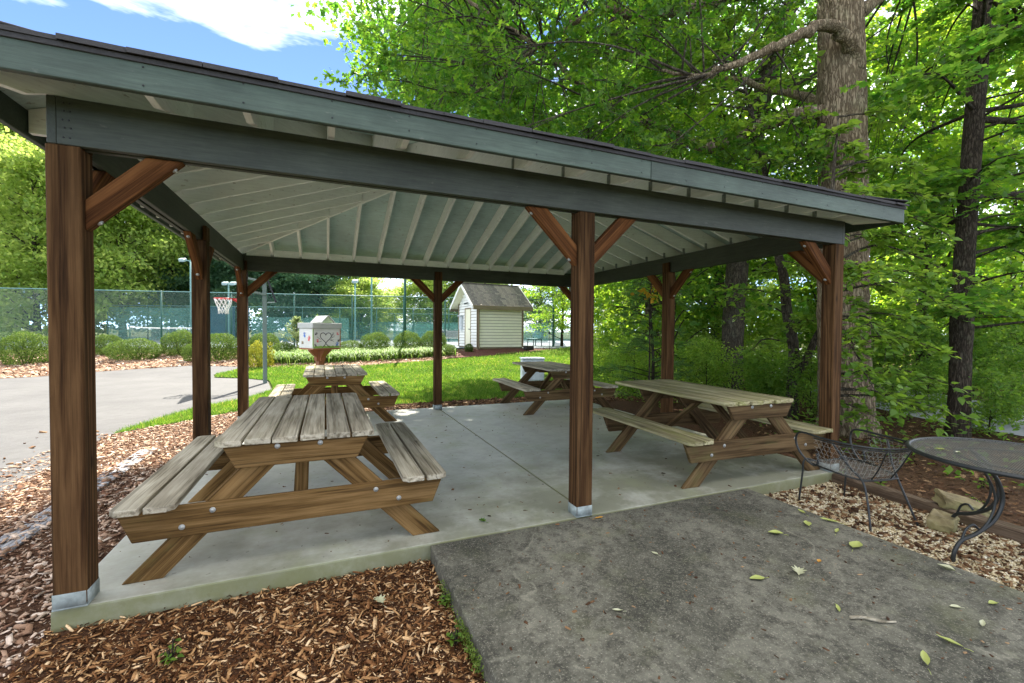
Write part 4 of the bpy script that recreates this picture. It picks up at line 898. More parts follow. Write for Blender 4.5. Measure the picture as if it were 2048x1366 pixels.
# ------------------------------------------------------------------ black mesh chair and round table
def lattice_disc(R, sp, r, ang):
    a = Acc()
    for th in (ang, -ang):
        d = np.array((math.cos(th), math.sin(th))); n = np.array((-d[1], d[0]))
        for k in np.arange(-R+sp/2, R, sp):
            h = math.sqrt(max(R*R-k*k, 0))
            if h < 0.02: continue
            p = n*k; a.tube([(*(p-d*h), 0.0007*np.sign(th)), (*(p+d*h), 0.0007*np.sign(th))], r, 3, False)
    return a
def patio_table():
    t = thing('patio_table', 'round black wrought-iron mesh table at the right edge', 'table', (5.745, -1.625, G0), 0.2)
    TZ, R = 0.74, 0.61
    me = lattice_disc(R-0.01, 0.020, 0.0017, math.radians(30)).me(); me.transform(Matrix.Translation((0, 0, TZ-0.008))); m = ob('mesh_top', me, M['wire'], t); tag(m, kind='stuff')
    a = Acc(); tt = np.linspace(0, 2*np.pi, 65); a.tube(np.stack([R*np.cos(tt), R*np.sin(tt), np.full_like(tt, TZ-0.012)], 1), 0.016, 10, False); ob('rim', a.me(True), M['iron'], t)
    a = Acc(); a.tube(np.stack([0.35*np.cos(tt), 0.35*np.sin(tt), np.full_like(tt, TZ-0.025)], 1), 0.008, 8, False); ob('under_ring', a.me(True), M['iron'], t)
    for k in range(4):
        an = math.radians(148)+k*math.pi/2
        for j, (w_, r_) in enumerate(((0.0, 0.0135), (-0.055, 0.008))):
            prof = [(0.30, TZ-0.03), (0.40+w_*0.3, TZ-0.13), (0.40+w_, TZ-0.30), (0.33+w_*0.9, TZ-0.47), (0.20+w_*0.3, TZ-0.565), (0.36, TZ-0.60)] if False else [(0.36, TZ-0.03), (0.22-w_, TZ-0.12), (0.15-w_, TZ-0.28), (0.20-w_*0.7, TZ-0.43), (0.33, TZ-0.53), (0.44, TZ-0.58), (0.49, TZ-0.66), (0.50, 0.0)]
            p = [(x*math.cos(an), x*math.sin(an), z) for x, z in prof]; a = Acc(); a.tube(catmull(p, 8), r_, 8); ob('leg', a.me(True), M['iron'], t)
        a = Acc(); p = [(0.44, TZ-0.575), (0.41, TZ-0.50), (0.36, TZ-0.47), (0.32, TZ-0.50)]; a.tube(catmull([(x*math.cos(an), x*math.sin(an), z) for x, z in p], 6), 0.008, 6); ob('scroll', a.me(True), M['iron'], t)
patio_table()
def patio_chair():
    t = thing('patio_chair', 'black wrought-iron mesh barrel chair on the gravel', 'chair', (5.585, -0.66, G0), math.radians(-10.6))
    ir = M['iron']; rim = 0.675; se = 0.40
    def part(name, pts, r=0.0095, n=8, sides=8, sm=True):
        a = Acc(); a.tube(catmull(pts, n), r*0.82, sides); return ob(name, a.me(True), ir, t)
    # top rim with arms that curl down to the seat
    for off, nm in ((0.0, 'arm_rim'), (-0.022, 'back_rim')):
        if off == 0: P = [(-0.255, 0.16, se+0.11), (-0.262, 0.15, se+0.02), (-0.27, 0.20, se-0.005), (-0.30, 0.30, se+0.08), (-0.315, 0.34, se+0.19), (-0.315, 0.29, rim), (-0.325, 0.05, rim), (-0.30, -0.17, rim), (-0.19, -0.33, rim), (0, -0.385, rim), (0.19, -0.33, rim), (0.30, -0.17, rim), (0.325, 0.05, rim), (0.315, 0.29, rim), (0.315, 0.34, se+0.19), (0.30, 0.30, se+0.08), (0.27, 0.20, se-0.005), (0.262, 0.15, se+0.02), (0.255, 0.16, se+0.11)]
        else: P = [(-0.31, 0.16, rim+off), (-0.315, 0.0, rim+off), (-0.29, -0.17, rim+off), (-0.18, -0.32, rim+off), (0, -0.372, rim+off), (0.18, -0.32, rim+off), (0.29, -0.17, rim+off), (0.315, 0.0, rim+off), (0.31, 0.16, rim+off)]
        part(nm, P, 0.0115 if off == 0 else 0.007)
    seat = [(-0.235, 0.29, se), (-0.27, 0.1, se), (-0.225, -0.12, se-0.02), (-0.11, -0.20, se-0.03), (0.11, -0.20, se-0.03), (0.225, -0.12, se-0.02), (0.27, 0.1, se), (0.235, 0.29, se), (0.0, 0.31, se-0.01), (-0.235, 0.29, se)]
    part('seat_rim', seat, 0.009)
    for sx in (-1, 1):
        part('leg', [(sx*0.14, 0.305, se-0.005), (sx*0.22, 0.312, se+0.015), (sx*0.25, 0.315, se-0.02), (sx*0.252, 0.32, se-0.12), (sx*0.262, 0.345, 0.0)], 0.0105)
        part('leg', [(sx*0.30, -0.02, rim-0.02), (sx*0.23, -0.12, 0.47), (sx*0.185, -0.20, se-0.03), (sx*0.20, -0.26, 0.22), (sx*0.245, -0.33, 0.0)], 0.0105)
        part('back_strut', [(sx*0.13, -0.35, rim-0.02), (sx*0.11, -0.28, 0.5), (sx*0.10, -0.205, se-0.03)], 0.007)
    part('stretcher', [(-0.185, -0.205, se-0.03), (0, -0.215, se-0.032), (0.185, -0.205, se-0.03)], 0.009)
    # seat mesh
    a = Acc(); sp = 0.03
    poly = catmull([p[:2]+(0,) for p in seat[:-1]]+[seat[0][:2]+(0,)], 6)[:, :2]
    for th in (math.radians(35), math.radians(-35)):
        d = np.array((math.cos(th), math.sin(th))); n = np.array((-d[1], d[0]))
        for k in np.arange(-0.4, 0.5, sp):
            ts = np.linspace(-0.5, 0.5, 60); pts = n*k+np.outer(ts, d)+np.array((0, 0.05)); m = inside(poly, pts)
            if m.sum() > 2:
                pp = pts[m]; a.tube([(*pp[0], se-0.004), (*pp.mean(0), se-0.022), (*pp[-1], se-0.004)], 0.0017, 3, False)
    m = ob('seat_mesh', a.me(), M['wire'], t); tag(m, kind='stuff')
    # barrel back mesh between the seat and the rim
    a = Acc()
    top = catmull([(-0.31, 0.16, rim-0.022), (-0.315, 0.0, rim-0.022), (-0.29, -0.17, rim-0.022), (-0.18, -0.32, rim-0.022), (0, -0.372, rim-0.022), (0.18, -0.32, rim-0.022), (0.29, -0.17, rim-0.022), (0.315, 0.0, rim-0.022), (0.31, 0.16, rim-0.022)], 10)
    bot = catmull([(-0.262, 0.17, se+0.03), (-0.262, 0.04, se), (-0.225, -0.12, se-0.02), (-0.11, -0.20, se-0.03), (0, -0.205, se-0.03), (0.11, -0.20, se-0.03), (0.225, -0.12, se-0.02), (0.262, 0.04, se), (0.262, 0.17, se+0.03)], 10)
    n = len(top)
    for v in np.linspace(0.05, 0.95, 7): a.tube(bot*(1-v)+top*v, 0.0011, 3, False)
    idx = np.linspace(0, n-1, 400); interp = lambda C, f: np.stack([np.interp(f, np.arange(n), C[:, k]) for k in range(3)], -1)
    for f in np.arange(-10, n+10, 3.4):
        for sg in (1, -1):
            vv = np.linspace(0, 1, 7); ff = f+sg*vv*9; ok = (ff >= 0) & (ff <= n-1)
            if ok.sum() > 1:
                ff, v2 = ff[ok], vv[ok]; a.tube(interp(bot, ff)*(1-v2[:, None])+interp(top, ff)*v2[:, None], 0.001, 3, False)
    m = ob('back_mesh', a.me(), M['wire'], t); tag(m, kind='stuff')
patio_chair()

# ------------------------------------------------------------------ timbers, rocks, fallen leaves
def timber(label, p0, p1, wd, ht, z, mat):
    L = (Vector(p1)-Vector(p0)).length; n = 26
    a = Acc(); rr = random.Random(3); sec = []
    prof = [(-0.5, 0), (-0.5, 0.8), (-0.4, 1.0), (0.4, 1.0), (0.5, 0.8), (0.5, 0)]
    vs = []; fs = []
    for i in range(n+1):
        for (py, pz) in prof: vs.append((L*(i/n-0.5), py*wd*(1+rr.uniform(-0.06, 0.06)), pz*ht*(1+rr.uniform(-0.09, 0.05))))
    k = len(prof)
    for i in range(n):
        for j in range(k-1): fs.append((i*k+j, i*k+k+j, i*k+k+j+1, i*k+j+1))
    fs += [tuple(range(k)), tuple(range(n*k, n*k+k))[::-1]]
    ang = math.atan2(p1[1]-p0[1], p1[0]-p0[0])
    o = ob('landscape_timber', mesh(vs, fs), mat, None, T((p0[0]+p1[0])/2, (p0[1]+p1[1])/2, z, ang)); return tag(o, label, 'timber')
timber('weathered grey timber edging the mulch left of the pavilion', (-0.95, -0.2), (-0.90, 4.08), 0.19, 0.036, G0-0.004, M['timber'])
timber('long brown timber edging the gravel behind the black chair', (6.30, -0.02), (6.20, -1.62), 0.14, 0.11, G0-0.01, M['timberb'])
def rock(label, p, size, rot, seed):
    bm = bmesh.new(); bmesh.ops.create_cube(bm, size=1.0); bmesh.ops.subdivide_edges(bm, edges=bm.edges, cuts=3, use_grid_fill=True); rr = random.Random(seed)
    ph = [rr.uniform(0, 6) for _ in range(6)]
    for v in bm.verts:
        c = v.co.copy(); k = 1.0-0.22*max(0, c.length-0.62)
        dx = 0.10*math.sin(3.1*c.y+ph[0])+0.07*math.sin(5.3*c.z+ph[1]); dy = 0.09*math.sin(3.7*c.x+ph[2]); dz = 0.13*math.sin(2.7*c.x+ph[3])*(c.z > 0)+0.06*math.sin(4.9*c.y+ph[4])
        v.co = Vector(((c.x*k+dx*0.5)*size[0], (c.y*k+dy*0.5)*size[1], (c.z*k+dz*0.6)*size[2]))+Vector((rr.uniform(-1, 1), rr.uniform(-1, 1), rr.uniform(-1, 1)))*0.006
    bmesh.ops.bevel(bm, geom=[e for e in bm.edges if e.calc_face_angle(0) > 0.6], offset=0.006, segments=1, affect='EDGES')
    me = bpy.data.meshes.new('rock'); bm.to_mesh(me); bm.free()
    o = ob('rock', me, M['rock'], None, T(p[0], p[1], p[2], rot[0], rot[1], rot[2])); return tag(o, label, 'rock', 'rocks on the gravel')
rock('squat pale rock lying on the gravel by the timber', (5.88, -1.13, G0+0.06), (0.20, 0.16, 0.15), (0.3, 0.1, 0.1), 5)
rock('long brown rock leaning over the timber behind the pale rock', (6.30, -1.08, G0+0.125), (0.34, 0.15, 0.12), (-0.75, 0.15, 0.30), 9)

def leaf_outline(kind):
    if kind == 'oval': return [(0, 0), (0.20, 0.22), (0.27, 0.45), (0.21, 0.70), (0.08, 0.92), (0, 1.05), (-0.08, 0.92), (-0.21, 0.70), (-0.27, 0.45), (-0.20, 0.22)]
    if kind == 'lobed': return [(0, 0), (0.08, 0.18), (0.30, 0.26), (0.16, 0.40), (0.40, 0.58), (0.18, 0.66), (0.26, 0.88), (0.06, 0.84), (0, 1.05), (-0.06, 0.84), (-0.26, 0.88), (-0.18, 0.66), (-0.40, 0.58), (-0.16, 0.40), (-0.30, 0.26), (-0.08, 0.18)]
    return [(0, 0), (0.10, 0.25), (0.14, 0.5), (0.09, 0.8), (0, 1.0), (-0.09, 0.8), (-0.14, 0.5), (-0.10, 0.25)]
def fallen(label, x, y, z, sz_, rz, mat, kind='oval', curl=0.25, group='fallen leaves on the dark walkway'):
    sz = sz_*0.84; P = leaf_outline(kind); n = len(P); rr = random.Random(int(x*1000+y*77))
    rib = [(0, k/5*1.02) for k in range(1, 5)]
    vs = []
    for px, py in P: vs.append((px*sz, py*sz-0.5*sz, sz*(curl*(abs(px)*1.1+0.5*(py-0.5)**2)+0.03+rr.uniform(0, 0.05))))
    c = len(vs); vs.append((0, 0, 0.02*sz)); fs = [(c, i, (i+1) % n) for i in range(n)]
    a = Acc(); a.add(vs, np.array(fs)); a.add([(v[0]*0.98, v[1]*0.98, v[2]+0.0012) for v in vs], np.array(fs)[:, ::-1])
    a.tube([(0, -0.5*sz, 0.03*sz), (0.03*sz, -0.68*sz, 0.05*sz), (0.05*sz, -0.82*sz, 0.02*sz)], 0.0013, 4)
    o = ob('fallen_leaf', a.me(), mat, None, T(x, y, z, rz)); return tag(o, label, 'leaf', group)
wz = -0.002
fallen('yellow-green broad leaf alone on the walkway right of the front post', 4.293, -0.854, wz, 0.12, 0.9, M['fallen'], 'oval', 0.5)
fallen('yellow oval leaf on the walkway, nearer than the torn green leaf', 3.629, -1.228, wz, 0.115, 1.3, M['fallen'], 'oval')
fallen('torn pale green leaf in the middle of the walkway', 3.93, -1.275, wz, 0.13, -1.0, M['fallenp'], 'lobed', 0.5)
fallen('folded yellow-green leaf near the chair foot on the walkway', 4.635, -1.196, wz, 0.17, -1.3, M['fallen'], 'oval', 0.35)
fallen('bright green lobed leaf on the walkway edge before the gravel', 4.664, -0.838, wz, 0.12, -0.8, M['fallen'], 'oval', 0.6)
fallen('thin curled leaf at the walkway edge below the mossy table', 4.86, -0.66, wz, 0.12, -0.4, M['fallen'], 'thin', 0.6)
fallen('long thin green leaf along the gravel edge of the walkway', 4.895, -0.86, wz, 0.16, 0.5, M['fallen'], 'thin', 0.4)
fallen('curled yellow leaf between the two lobed leaves by the gravel', 4.75, -1.0, wz, 0.11, -1.2, M['fallen'], 'thin', 0.8)
fallen('rust-orange leaf beside the middle front post base', 3.235, -0.13, wz, 0.10, -1.5, M['fallenr'], 'thin', 0.2)
fallen('small green sprig on the slab in front of the nearest table', 2.355, 0.151, 0.001, 0.09, 0.5, M['under'], 'lobed', 0.5)
fallen('narrow yellow leaf beside the twig on the walkway', 3.77, -1.60, wz, 0.085, 2.3, M['fallen'], 'thin', 0.7)
fallen('curled grey-green leaf at the iron table foot', 4.836, -1.60, wz, 0.10, 0.1, M['fallenp'], 'oval', 0.9)
fallen('pale curled leaf on the walkway right of the twig', 4.385, -1.83, wz, 0.065, 1.0, M['fallenp'], 'oval', 0.4)
fallen('rolled pale green leaf near the right bottom corner', 4.311, -1.965, wz, 0.10, 1.9, M['fallenp'], 'thin', 1.2)
fallen('bright green narrow leaf near the bottom right of the walkway', 4.0, -1.965, wz, 0.12, 0.2, M['fallen'], 'thin', 0.4)
fallen('yellowing leaf stuck to a stalk at the bottom of the walkway', 3.74, -1.99, wz, 0.14, -1.0, M['fallen'], 'thin', 0.6)
fallen('pale yellow leaf at the far right of the walkway', 4.62, -1.89, wz, 0.07, 1.4, M['fallen'], 'oval', 0.4)
fallen('tiny brown leaf scrap in the middle of the walkway', 4.19, -1.23, wz, 0.055, 2.0, M['fallenr'], 'oval', 0.3)
fallen('pinkish dry leaf on the dark walkway crack', 3.264, -0.751, wz, 0.06, 0.3, M['fallenp'], 'oval', 0.3)
fallen('white torn leaf scrap left of the walkway middle', 2.66, -1.166, wz, 0.07, 1.1, M['fallenp'], 'thin', 0.8)
fallen('grey lobed oak leaf lying on the front mulch', 1.518, -0.485, -0.075, 0.11, 0.3, M['fallenp'], 'lobed', 0.4, 'leaves lying on the mulch')
fallen('dry leaf resting on the left rim of the iron table', 5.45, -1.29, G0+0.742, 0.07, 0.5, M['fallen'], 'oval', 0.4, 'leaves on the iron table')
fallen('pale leaf scrap beside the dry leaf on the iron table', 5.47, -1.38, G0+0.742, 0.05, 1.5, M['fallenp'], 'oval', 0.4, 'leaves on the iron table')
a = Acc(); a.tube(catmull([(3.742, -1.675, 0.008), (3.80, -1.70, 0.010), (3.86, -1.755, 0.007), (3.927, -1.785, 0.006)], 5), [0.008]*4+[0.0075]*4+[0.007]*4+[0.005]*4, 7)
tag(ob('twig', a.me(), M['grey']), 'grey broken twig lying on the dark walkway', 'twig')
a = Acc(); a.tube(catmull([(5.53, -1.72, G0+0.748), (5.62, -1.78, G0+0.750), (5.74, -1.80, G0+0.748)], 5), 0.006, 7)
tag(ob('twig', a.me(), M['fallenp']), 'pale twig resting on the round iron table', 'twig')

# ------------------------------------------------------------------ loose ground cover (stuff)
def chips(poly, n, lmin, lmax, z, mat, name, label, cat, wfac=0.28, dens=None, flat=0.35, hi=0.02, excl=None):
    P = np.array(poly); lo, hi_ = P.min(0), P.max(0); pts = np.zeros((0, 2))
    while len(pts) < n:
        c = rng.uniform(lo, hi_, (n*2, 2)); c = c[inside(poly, c)]
        if excl is not None: c = c[~excl(c)]
        if dens is not None: c = c[rng.random(len(c)) < dens(c)]
        pts = np.concatenate([pts, c])
    pts = pts[:n]; L = lmin*(lmax/lmin)**(rng.random(n)**1.6); w_ = L*rng.uniform(0.5, 1.5, n)*wfac+0.0012; th = np.clip(w_*rng.uniform(0.25, 0.7, n), 0.001, 0.012)
    base = np.array([(-1, -1, -1), (1, -1, -1), (1, 1, -1), (-1, 1, -1), (-1, -1, 1), (1, -1, 1), (1, 1, 1), (-1, 1, 1)], float)
    B = base[None]*np.stack([L, w_, th], -1)[:, None]*0.5
    B[:, :, 0] += rng.normal(0, 0.16, (n, 8))*L[:, None]; B[:, :, 1] += rng.normal(0, 0.16, (n, 8))*w_[:, None]
    az = rng.uniform(0, 2*np.pi, n); ti = rng.normal(0, flat, n); ro = rng.normal(0, 0.5, n)
    ca, sa, ct, st, cr, sr = np.cos(az), np.sin(az), np.cos(ti), np.sin(ti), np.cos(ro), np.sin(ro)
    y, zz = B[:, :, 1]*cr[:, None]-B[:, :, 2]*sr[:, None], B[:, :, 1]*sr[:, None]+B[:, :, 2]*cr[:, None]
    x, zz = B[:, :, 0]*ct[:, None]-zz*st[:, None], B[:, :, 0]*st[:, None]+zz*ct[:, None]
    X = x*ca[:, None]-y*sa[:, None]+pts[:, 0:1]; Y = x*sa[:, None]+y*ca[:, None]+pts[:, 1:2]
    Zb = H(pts[:, 0], pts[:, 1])+z+rng.random(n)**1.5*hi
    Vt = np.stack([X, Y, zz+Zb[:, None]], -1).reshape(-1, 3)
    f = np.array([(4, 5, 6, 7), (0, 1, 5, 4), (1, 2, 6, 5), (2, 3, 7, 6), (3, 0, 4, 7)]); F = (np.arange(n)[:, None, None]*8+f[None]).reshape(-1, 4)
    return tag(ob(name, npmesh(Vt, F), mat), label, cat, kind='stuff')
def on_conc(c): return ((c[:, 0] > -0.085) & (c[:, 0] < 6.35) & (c[:, 1] > -0.05) & (c[:, 1] < 5.35)) | ((c[:, 0] > 1.895) & (c[:, 0] < 4.95) & (c[:, 1] < 0))
front = [(-0.35, -3.2), (1.92, -3.2), (1.92, -0.05), (-0.1, -0.05)]
chips(front, 60000, 0.005, 0.058, 0.004, M['chip'], 'wood_mulch', 'loose brown bark mulch in the foreground beside the walkway', 'mulch', 0.17, lambda c: np.clip(1.5-0.28*np.hypot(c[:, 0]-CAM[0], c[:, 1]-CAM[1]), 0.25, 1), 0.3, 0.022, on_conc)
left = [(-1.6, -2.6), (-0.3, -2.6), (-0.09, -0.05), (-0.09, 5.45), (2.2, 5.45), (2.2, 6.6), (0.6, 7.1), (-0.41, 6.85), (-0.97, 6.15), (-1.72, 5.35), (-1.70, 3.6)]
chips(left, 26000, 0.010, 0.065, 0.004, M['chippale'], 'pale_mulch', 'pale bark mulch along the left side of the pavilion', 'mulch', 0.3, None, 0.3, 0.02, on_conc)
back = [(2.0, 5.38), (8.3, 5.38), (8.3, 5.6), (7.2, 6.8), (5.7, 6.7), (3.4, 6.7), (2.2, 6.6)]
chips(back, 5000, 0.02, 0.09, 0.004, M['litterleaf'], 'dark_mulch', 'dark mulch strip between the slab and the lawn', 'mulch', 0.4, None, 0.3, 0.02)
chips(BED, 16000, 0.05, 0.17, 0.004, M['chippale'], 'bed_mulch', 'pale mulch of the planting bed below the shrubs', 'mulch', 0.35, lambda c: np.clip(1.6-depth(c[:, 0], c[:, 1])/24, 0.2, 1), 0.3, 0.02)
chips([(4.93, -0.08), (6.26, -0.06), (6.2, -0.9), (6.1, -1.6), (5.9, -3.0), (4.96, -3.0)], 2600, 0.012, 0.055, 0.013, M['litterleaf'], 'gravel_litter', 'brown leaf bits strewn over the gravel', 'leaf litter', 0.5, None, 0.35, 0.015)
chips([(-0.05, 0.0), (6.3, 0.0), (6.3, 5.3), (-0.05, 5.3)], 520, 0.006, 0.035, 0.1205, M['litterleaf'], 'slab_debris', 'dark leaf crumbs scattered over the pavilion slab', 'debris', 0.4, None, 0.12, 0.002)
chips([(1.95, -3.0), (4.93, -3.0), (4.93, -0.1), (1.95, -0.1)], 700, 0.005, 0.03, 0.1165, M['litterleaf'], 'walkway_debris', 'small leaf crumbs and bits scattered over the dark walkway', 'debris', 0.35, None, 0.12, 0.002)
chips([(-1.05, -0.3), (-0.82, -0.3), (-0.78, 4.1), (-1.0, 4.1)], 420, 0.02, 0.09, 0.03, M['chippale'], 'timber_mulch', 'bark bits strewn over the grey timber', 'mulch', 0.3, None, 0.2, 0.012)
chips([(-9, 9), (-1.8, 5.6), (-1.5, 3.0), (-6, 2), (-12, 6)], 500, 0.02, 0.09, 0.003, M['litterleaf'], 'driveway_debris', 'scattered leaf bits on the asphalt driveway', 'debris', 0.4, None, 0.1, 0.003)
chips([(-1.95, 2.0), (-1.5, 1.0), (-1.45, 2.3), (-1.66, 3.6), (-1.7, 5.3), (-2.1, 5.6), (-2.15, 3.8)], 900, 0.012, 0.06, 0.003, M['chippale'], 'edge_mulch', 'stray mulch spilled over the driveway edge', 'mulch', 0.3, None, 0.1, 0.006)
def pebbles(poly, n, r0, r1):
    P = np.array(poly); c = rng.uniform(P.min(0), P.max(0), (n*2, 2)); c = c[inside(poly, c)][:n]; n = len(c); r = r0*(r1/r0)**(rng.random(n)**1.5)
    b = np.array([(1, 0, 0), (0, 1, 0), (-1, 0, 0), (0, -1, 0), (0, 0, 0.75), (0.7, 0.7, 0.35), (-0.7, 0.7, 0.35), (-0.7, -0.7, 0.35), (0.7, -0.7, 0.35)], float)
    B = b[None]*r[:, None, None]*rng.uniform(0.7, 1.3, (n, 1, 3))+rng.normal(0, 0.14, (n, 9, 3))*r[:, None, None]
    az = rng.uniform(0, 6.28, n); ca, sa = np.cos(az)[:, None], np.sin(az)[:, None]
    Vt = np.stack([B[..., 0]*ca-B[..., 1]*sa+c[:, 0:1], B[..., 0]*sa+B[..., 1]*ca+c[:, 1:2], B[..., 2]+H(c[:, 0], c[:, 1])[:, None]+0.006+rng.random((n, 1))*0.008], -1)
    f = np.array([(0, 5, 4), (5, 1, 4), (1, 6, 4), (6, 2, 4), (2, 7, 4), (7, 3, 4), (3, 8, 4), (8, 0, 4), (0, 1, 5), (1, 2, 6), (2, 3, 7), (3, 0, 8)]); F = (np.arange(n)[:, None, None]*9+f[None]).reshape(-1, 3)
    return npmesh(Vt.reshape(-1, 3), F)
tag(ob('gravel', pebbles([(4.96, -0.06), (6.26, -0.04), (6.2, -0.9), (6.1, -1.6), (5.9, -3.0), (4.96, -3.0)], 34000, 0.004, 0.0105), M['pebble']), 'pale tan pea gravel under the iron chair and table', 'gravel', kind='stuff')

# leaf templates: x across, y along, z out of the leaf
TQ = (np.array([(0, 0, 0), (0.3, 0.5, 0.07), (0, 1, 0), (-0.3, 0.5, 0.07)]), np.array([(0, 1, 2), (0, 2, 3)]))
_h = [(0, 0, 0), (0.27, 0.22, 0.07), (0.31, 0.48, 0.085), (0.14, 0.82, 0.02), (0, 1.02, -0.06), (-0.14, 0.82, 0.02), (-0.31, 0.48, 0.085), (-0.27, 0.22, 0.07), (0, 0.5, 0.0)]
THT = (np.array(_h), np.array([(8, i, (i+1) % 8) for i in range(8)]))
_o = [(0, 0), (0.17, 0.22), (0.06, 0.36), (0.30, 0.52), (0.10, 0.64), (0.2, 0.82), (0, 1.0), (-0.2, 0.82), (-0.10, 0.64), (-0.30, 0.52), (-0.06, 0.36), (-0.17, 0.22)]
TOK = (np.array([(x, y, abs(x)*0.22) for x, y in _o]+[(0, 0.5, 0)]), np.array([(12, i, (i+1) % 12) for i in range(12)]))
TND = (np.array([(-0.03, 0, 0), (0.03, 0, 0), (0.0, 1, 0)]), np.array([(0, 1, 2)]))
_m = [(0, 0), (0.30, 0.12), (0.22, 0.34), (0.48, 0.52), (0.20, 0.62), (0, 1.0), (-0.20, 0.62), (-0.48, 0.52), (-0.22, 0.34), (-0.30, 0.12)]
TMP = (np.array([(x, y, abs(x)*0.18) for x, y in _m]+[(0, 0.42, 0)]), np.array([(10, i, (i+1) % 10) for i in range(10)]))
def leafmesh(C, size, tmpl, axis=None, normal=None, up=0.6, wid=1.0):
    tv, tf = tmpl; n = len(C); C = np.asarray(C)
    N = rng.normal(0, 1, (n, 3))+np.array((0, 0, up*2)) if normal is None else np.asarray(normal)+rng.normal(0, 0.25, (n, 3))
    N /= np.linalg.norm(N, axis=1, keepdims=True)
    A = rng.normal(0, 1, (n, 3)) if axis is None else np.asarray(axis)+rng.normal(0, 0.18, (n, 3))
    A -= N*(A*N).sum(1, keepdims=True); A /= np.linalg.norm(A, axis=1, keepdims=True)+1e-9; Bv = np.cross(A, N)
    sz = np.broadcast_to(size, (n,))[:, None, None]
    P = C[:, None]+sz*(tv[None, :, 0:1]*wid*Bv[:, None]+tv[None, :, 1:2]*A[:, None]+tv[None, :, 2:3]*N[:, None])
    F = (np.arange(n)[:, None, None]*len(tv)+tf[None]).reshape(-1, 3)
    return npmesh(P.reshape(-1, 3), F)

# lawn blades
def blades(poly, n, h0, h1, w0, z, mat, name, label, cat, dens):
    P = np.array(poly); pts = np.zeros((0, 2))
    while len(pts) < n:
        c = rng.uniform(P.min(0), P.max(0), (n*2, 2)); c = c[inside(poly, c)]; c = c[rng.random(len(c)) < dens(c)]; pts = np.concatenate([pts, c])
    pts = pts[:n]; d = depth(pts[:, 0], pts[:, 1]); h = rng.uniform(h0, h1, n); w_ = w0*np.clip(d/8, 0.8, 3)*rng.uniform(0.6, 1.4, n)
    az = rng.uniform(0, 6.28, n); bx_, by_ = np.cos(az)*w_/2, np.sin(az)*w_/2; le = rng.normal(0, 0.5, (n, 2))*h[:, None]; z0 = H(pts[:, 0], pts[:, 1])+z
    Vt = np.stack([np.stack([pts[:, 0]-bx_, pts[:, 1]-by_, z0], -1), np.stack([pts[:, 0]+bx_, pts[:, 1]+by_, z0], -1), np.stack([pts[:, 0]+le[:, 0], pts[:, 1]+le[:, 1], z0+h], -1)], 1)
    return tag(ob(name, npmesh(Vt.reshape(-1, 3), np.arange(3*n).reshape(-1, 3)), mat), label, cat, kind='stuff')
blades(TONGUE, 170000, 0.03, 0.085, 0.011, 0.008, M['grass'], 'lawn_grass', 'short bright green lawn grass behind the pavilion', 'grass', lambda c: np.clip((8.0/np.clip(depth(c[:, 0], c[:, 1]), 5, 60))**1.6, 0.02, 1))
blades([V(-0.8, 20.6), V(3, 21.0), V(8, 20), V(14, 18), V(13, 26), V(4, 25), V(2.4, 23.2)], 14000, 0.05, 0.15, 0.02, 0.0, M['lirio'], 'dry_grass', 'pale yellowish grass by the wood edge right of the shed', 'grass', lambda c: np.ones(len(c)))
def strap_row(line, n, wd, label):
    L = catmull([(*V(*p), 0) for p in line], 12)[:, :2]; k = rng.integers(0, len(L)-1, n); f = rng.random((n, 1)); c = L[k]*(1-f)+L[k+1]*f+rng.normal(0, wd, (n, 2))
    az = rng.uniform(0, 6.28, n); o = np.stack([np.cos(az), np.sin(az)], -1); h = rng.uniform(0.22, 0.40, n); z0 = H(c[:, 0], c[:, 1]); w_ = 0.012; pr = np.stack([-o[:, 1], o[:, 0]], -1)*w_
    vs = []
    for t_, up_, wi in ((0, 0, 1), (0.10, 0.75, 1.1), (0.26, 1.0, 0.9), (0.45, 0.72, 0.1)):
        b = c+o*t_*rng.uniform(0.6, 1.1, (n, 1))
        vs += [np.concatenate([b-pr*wi, (z0+h*up_)[:, None]], 1), np.concatenate([b+pr*wi, (z0+h*up_)[:, None]], 1)]
    Vt = np.stack(vs, 1); F = (np.arange(n)[:, None, None]*8+np.array([(0, 1, 3, 2), (2, 3, 5, 4), (4, 5, 7, 6)])[None]).reshape(-1, 4)
    return tag(ob('border_grass', npmesh(Vt.reshape(-1, 3), F), M['lirio']), label, 'border grass', kind='stuff')
strap_row([(-9.9, 18.0), (-7.6, 18.5), (-5.4, 19.5), (-3.3, 20.7)], 6000, 0.28, 'front row of pale strappy border grass along the mulch path')
strap_row([(-10.3, 19.4), (-8.0, 19.9), (-5.6, 20.7), (-3.6, 21.7)], 6000, 0.28, 'back row of pale strappy border grass below the round shrubs')

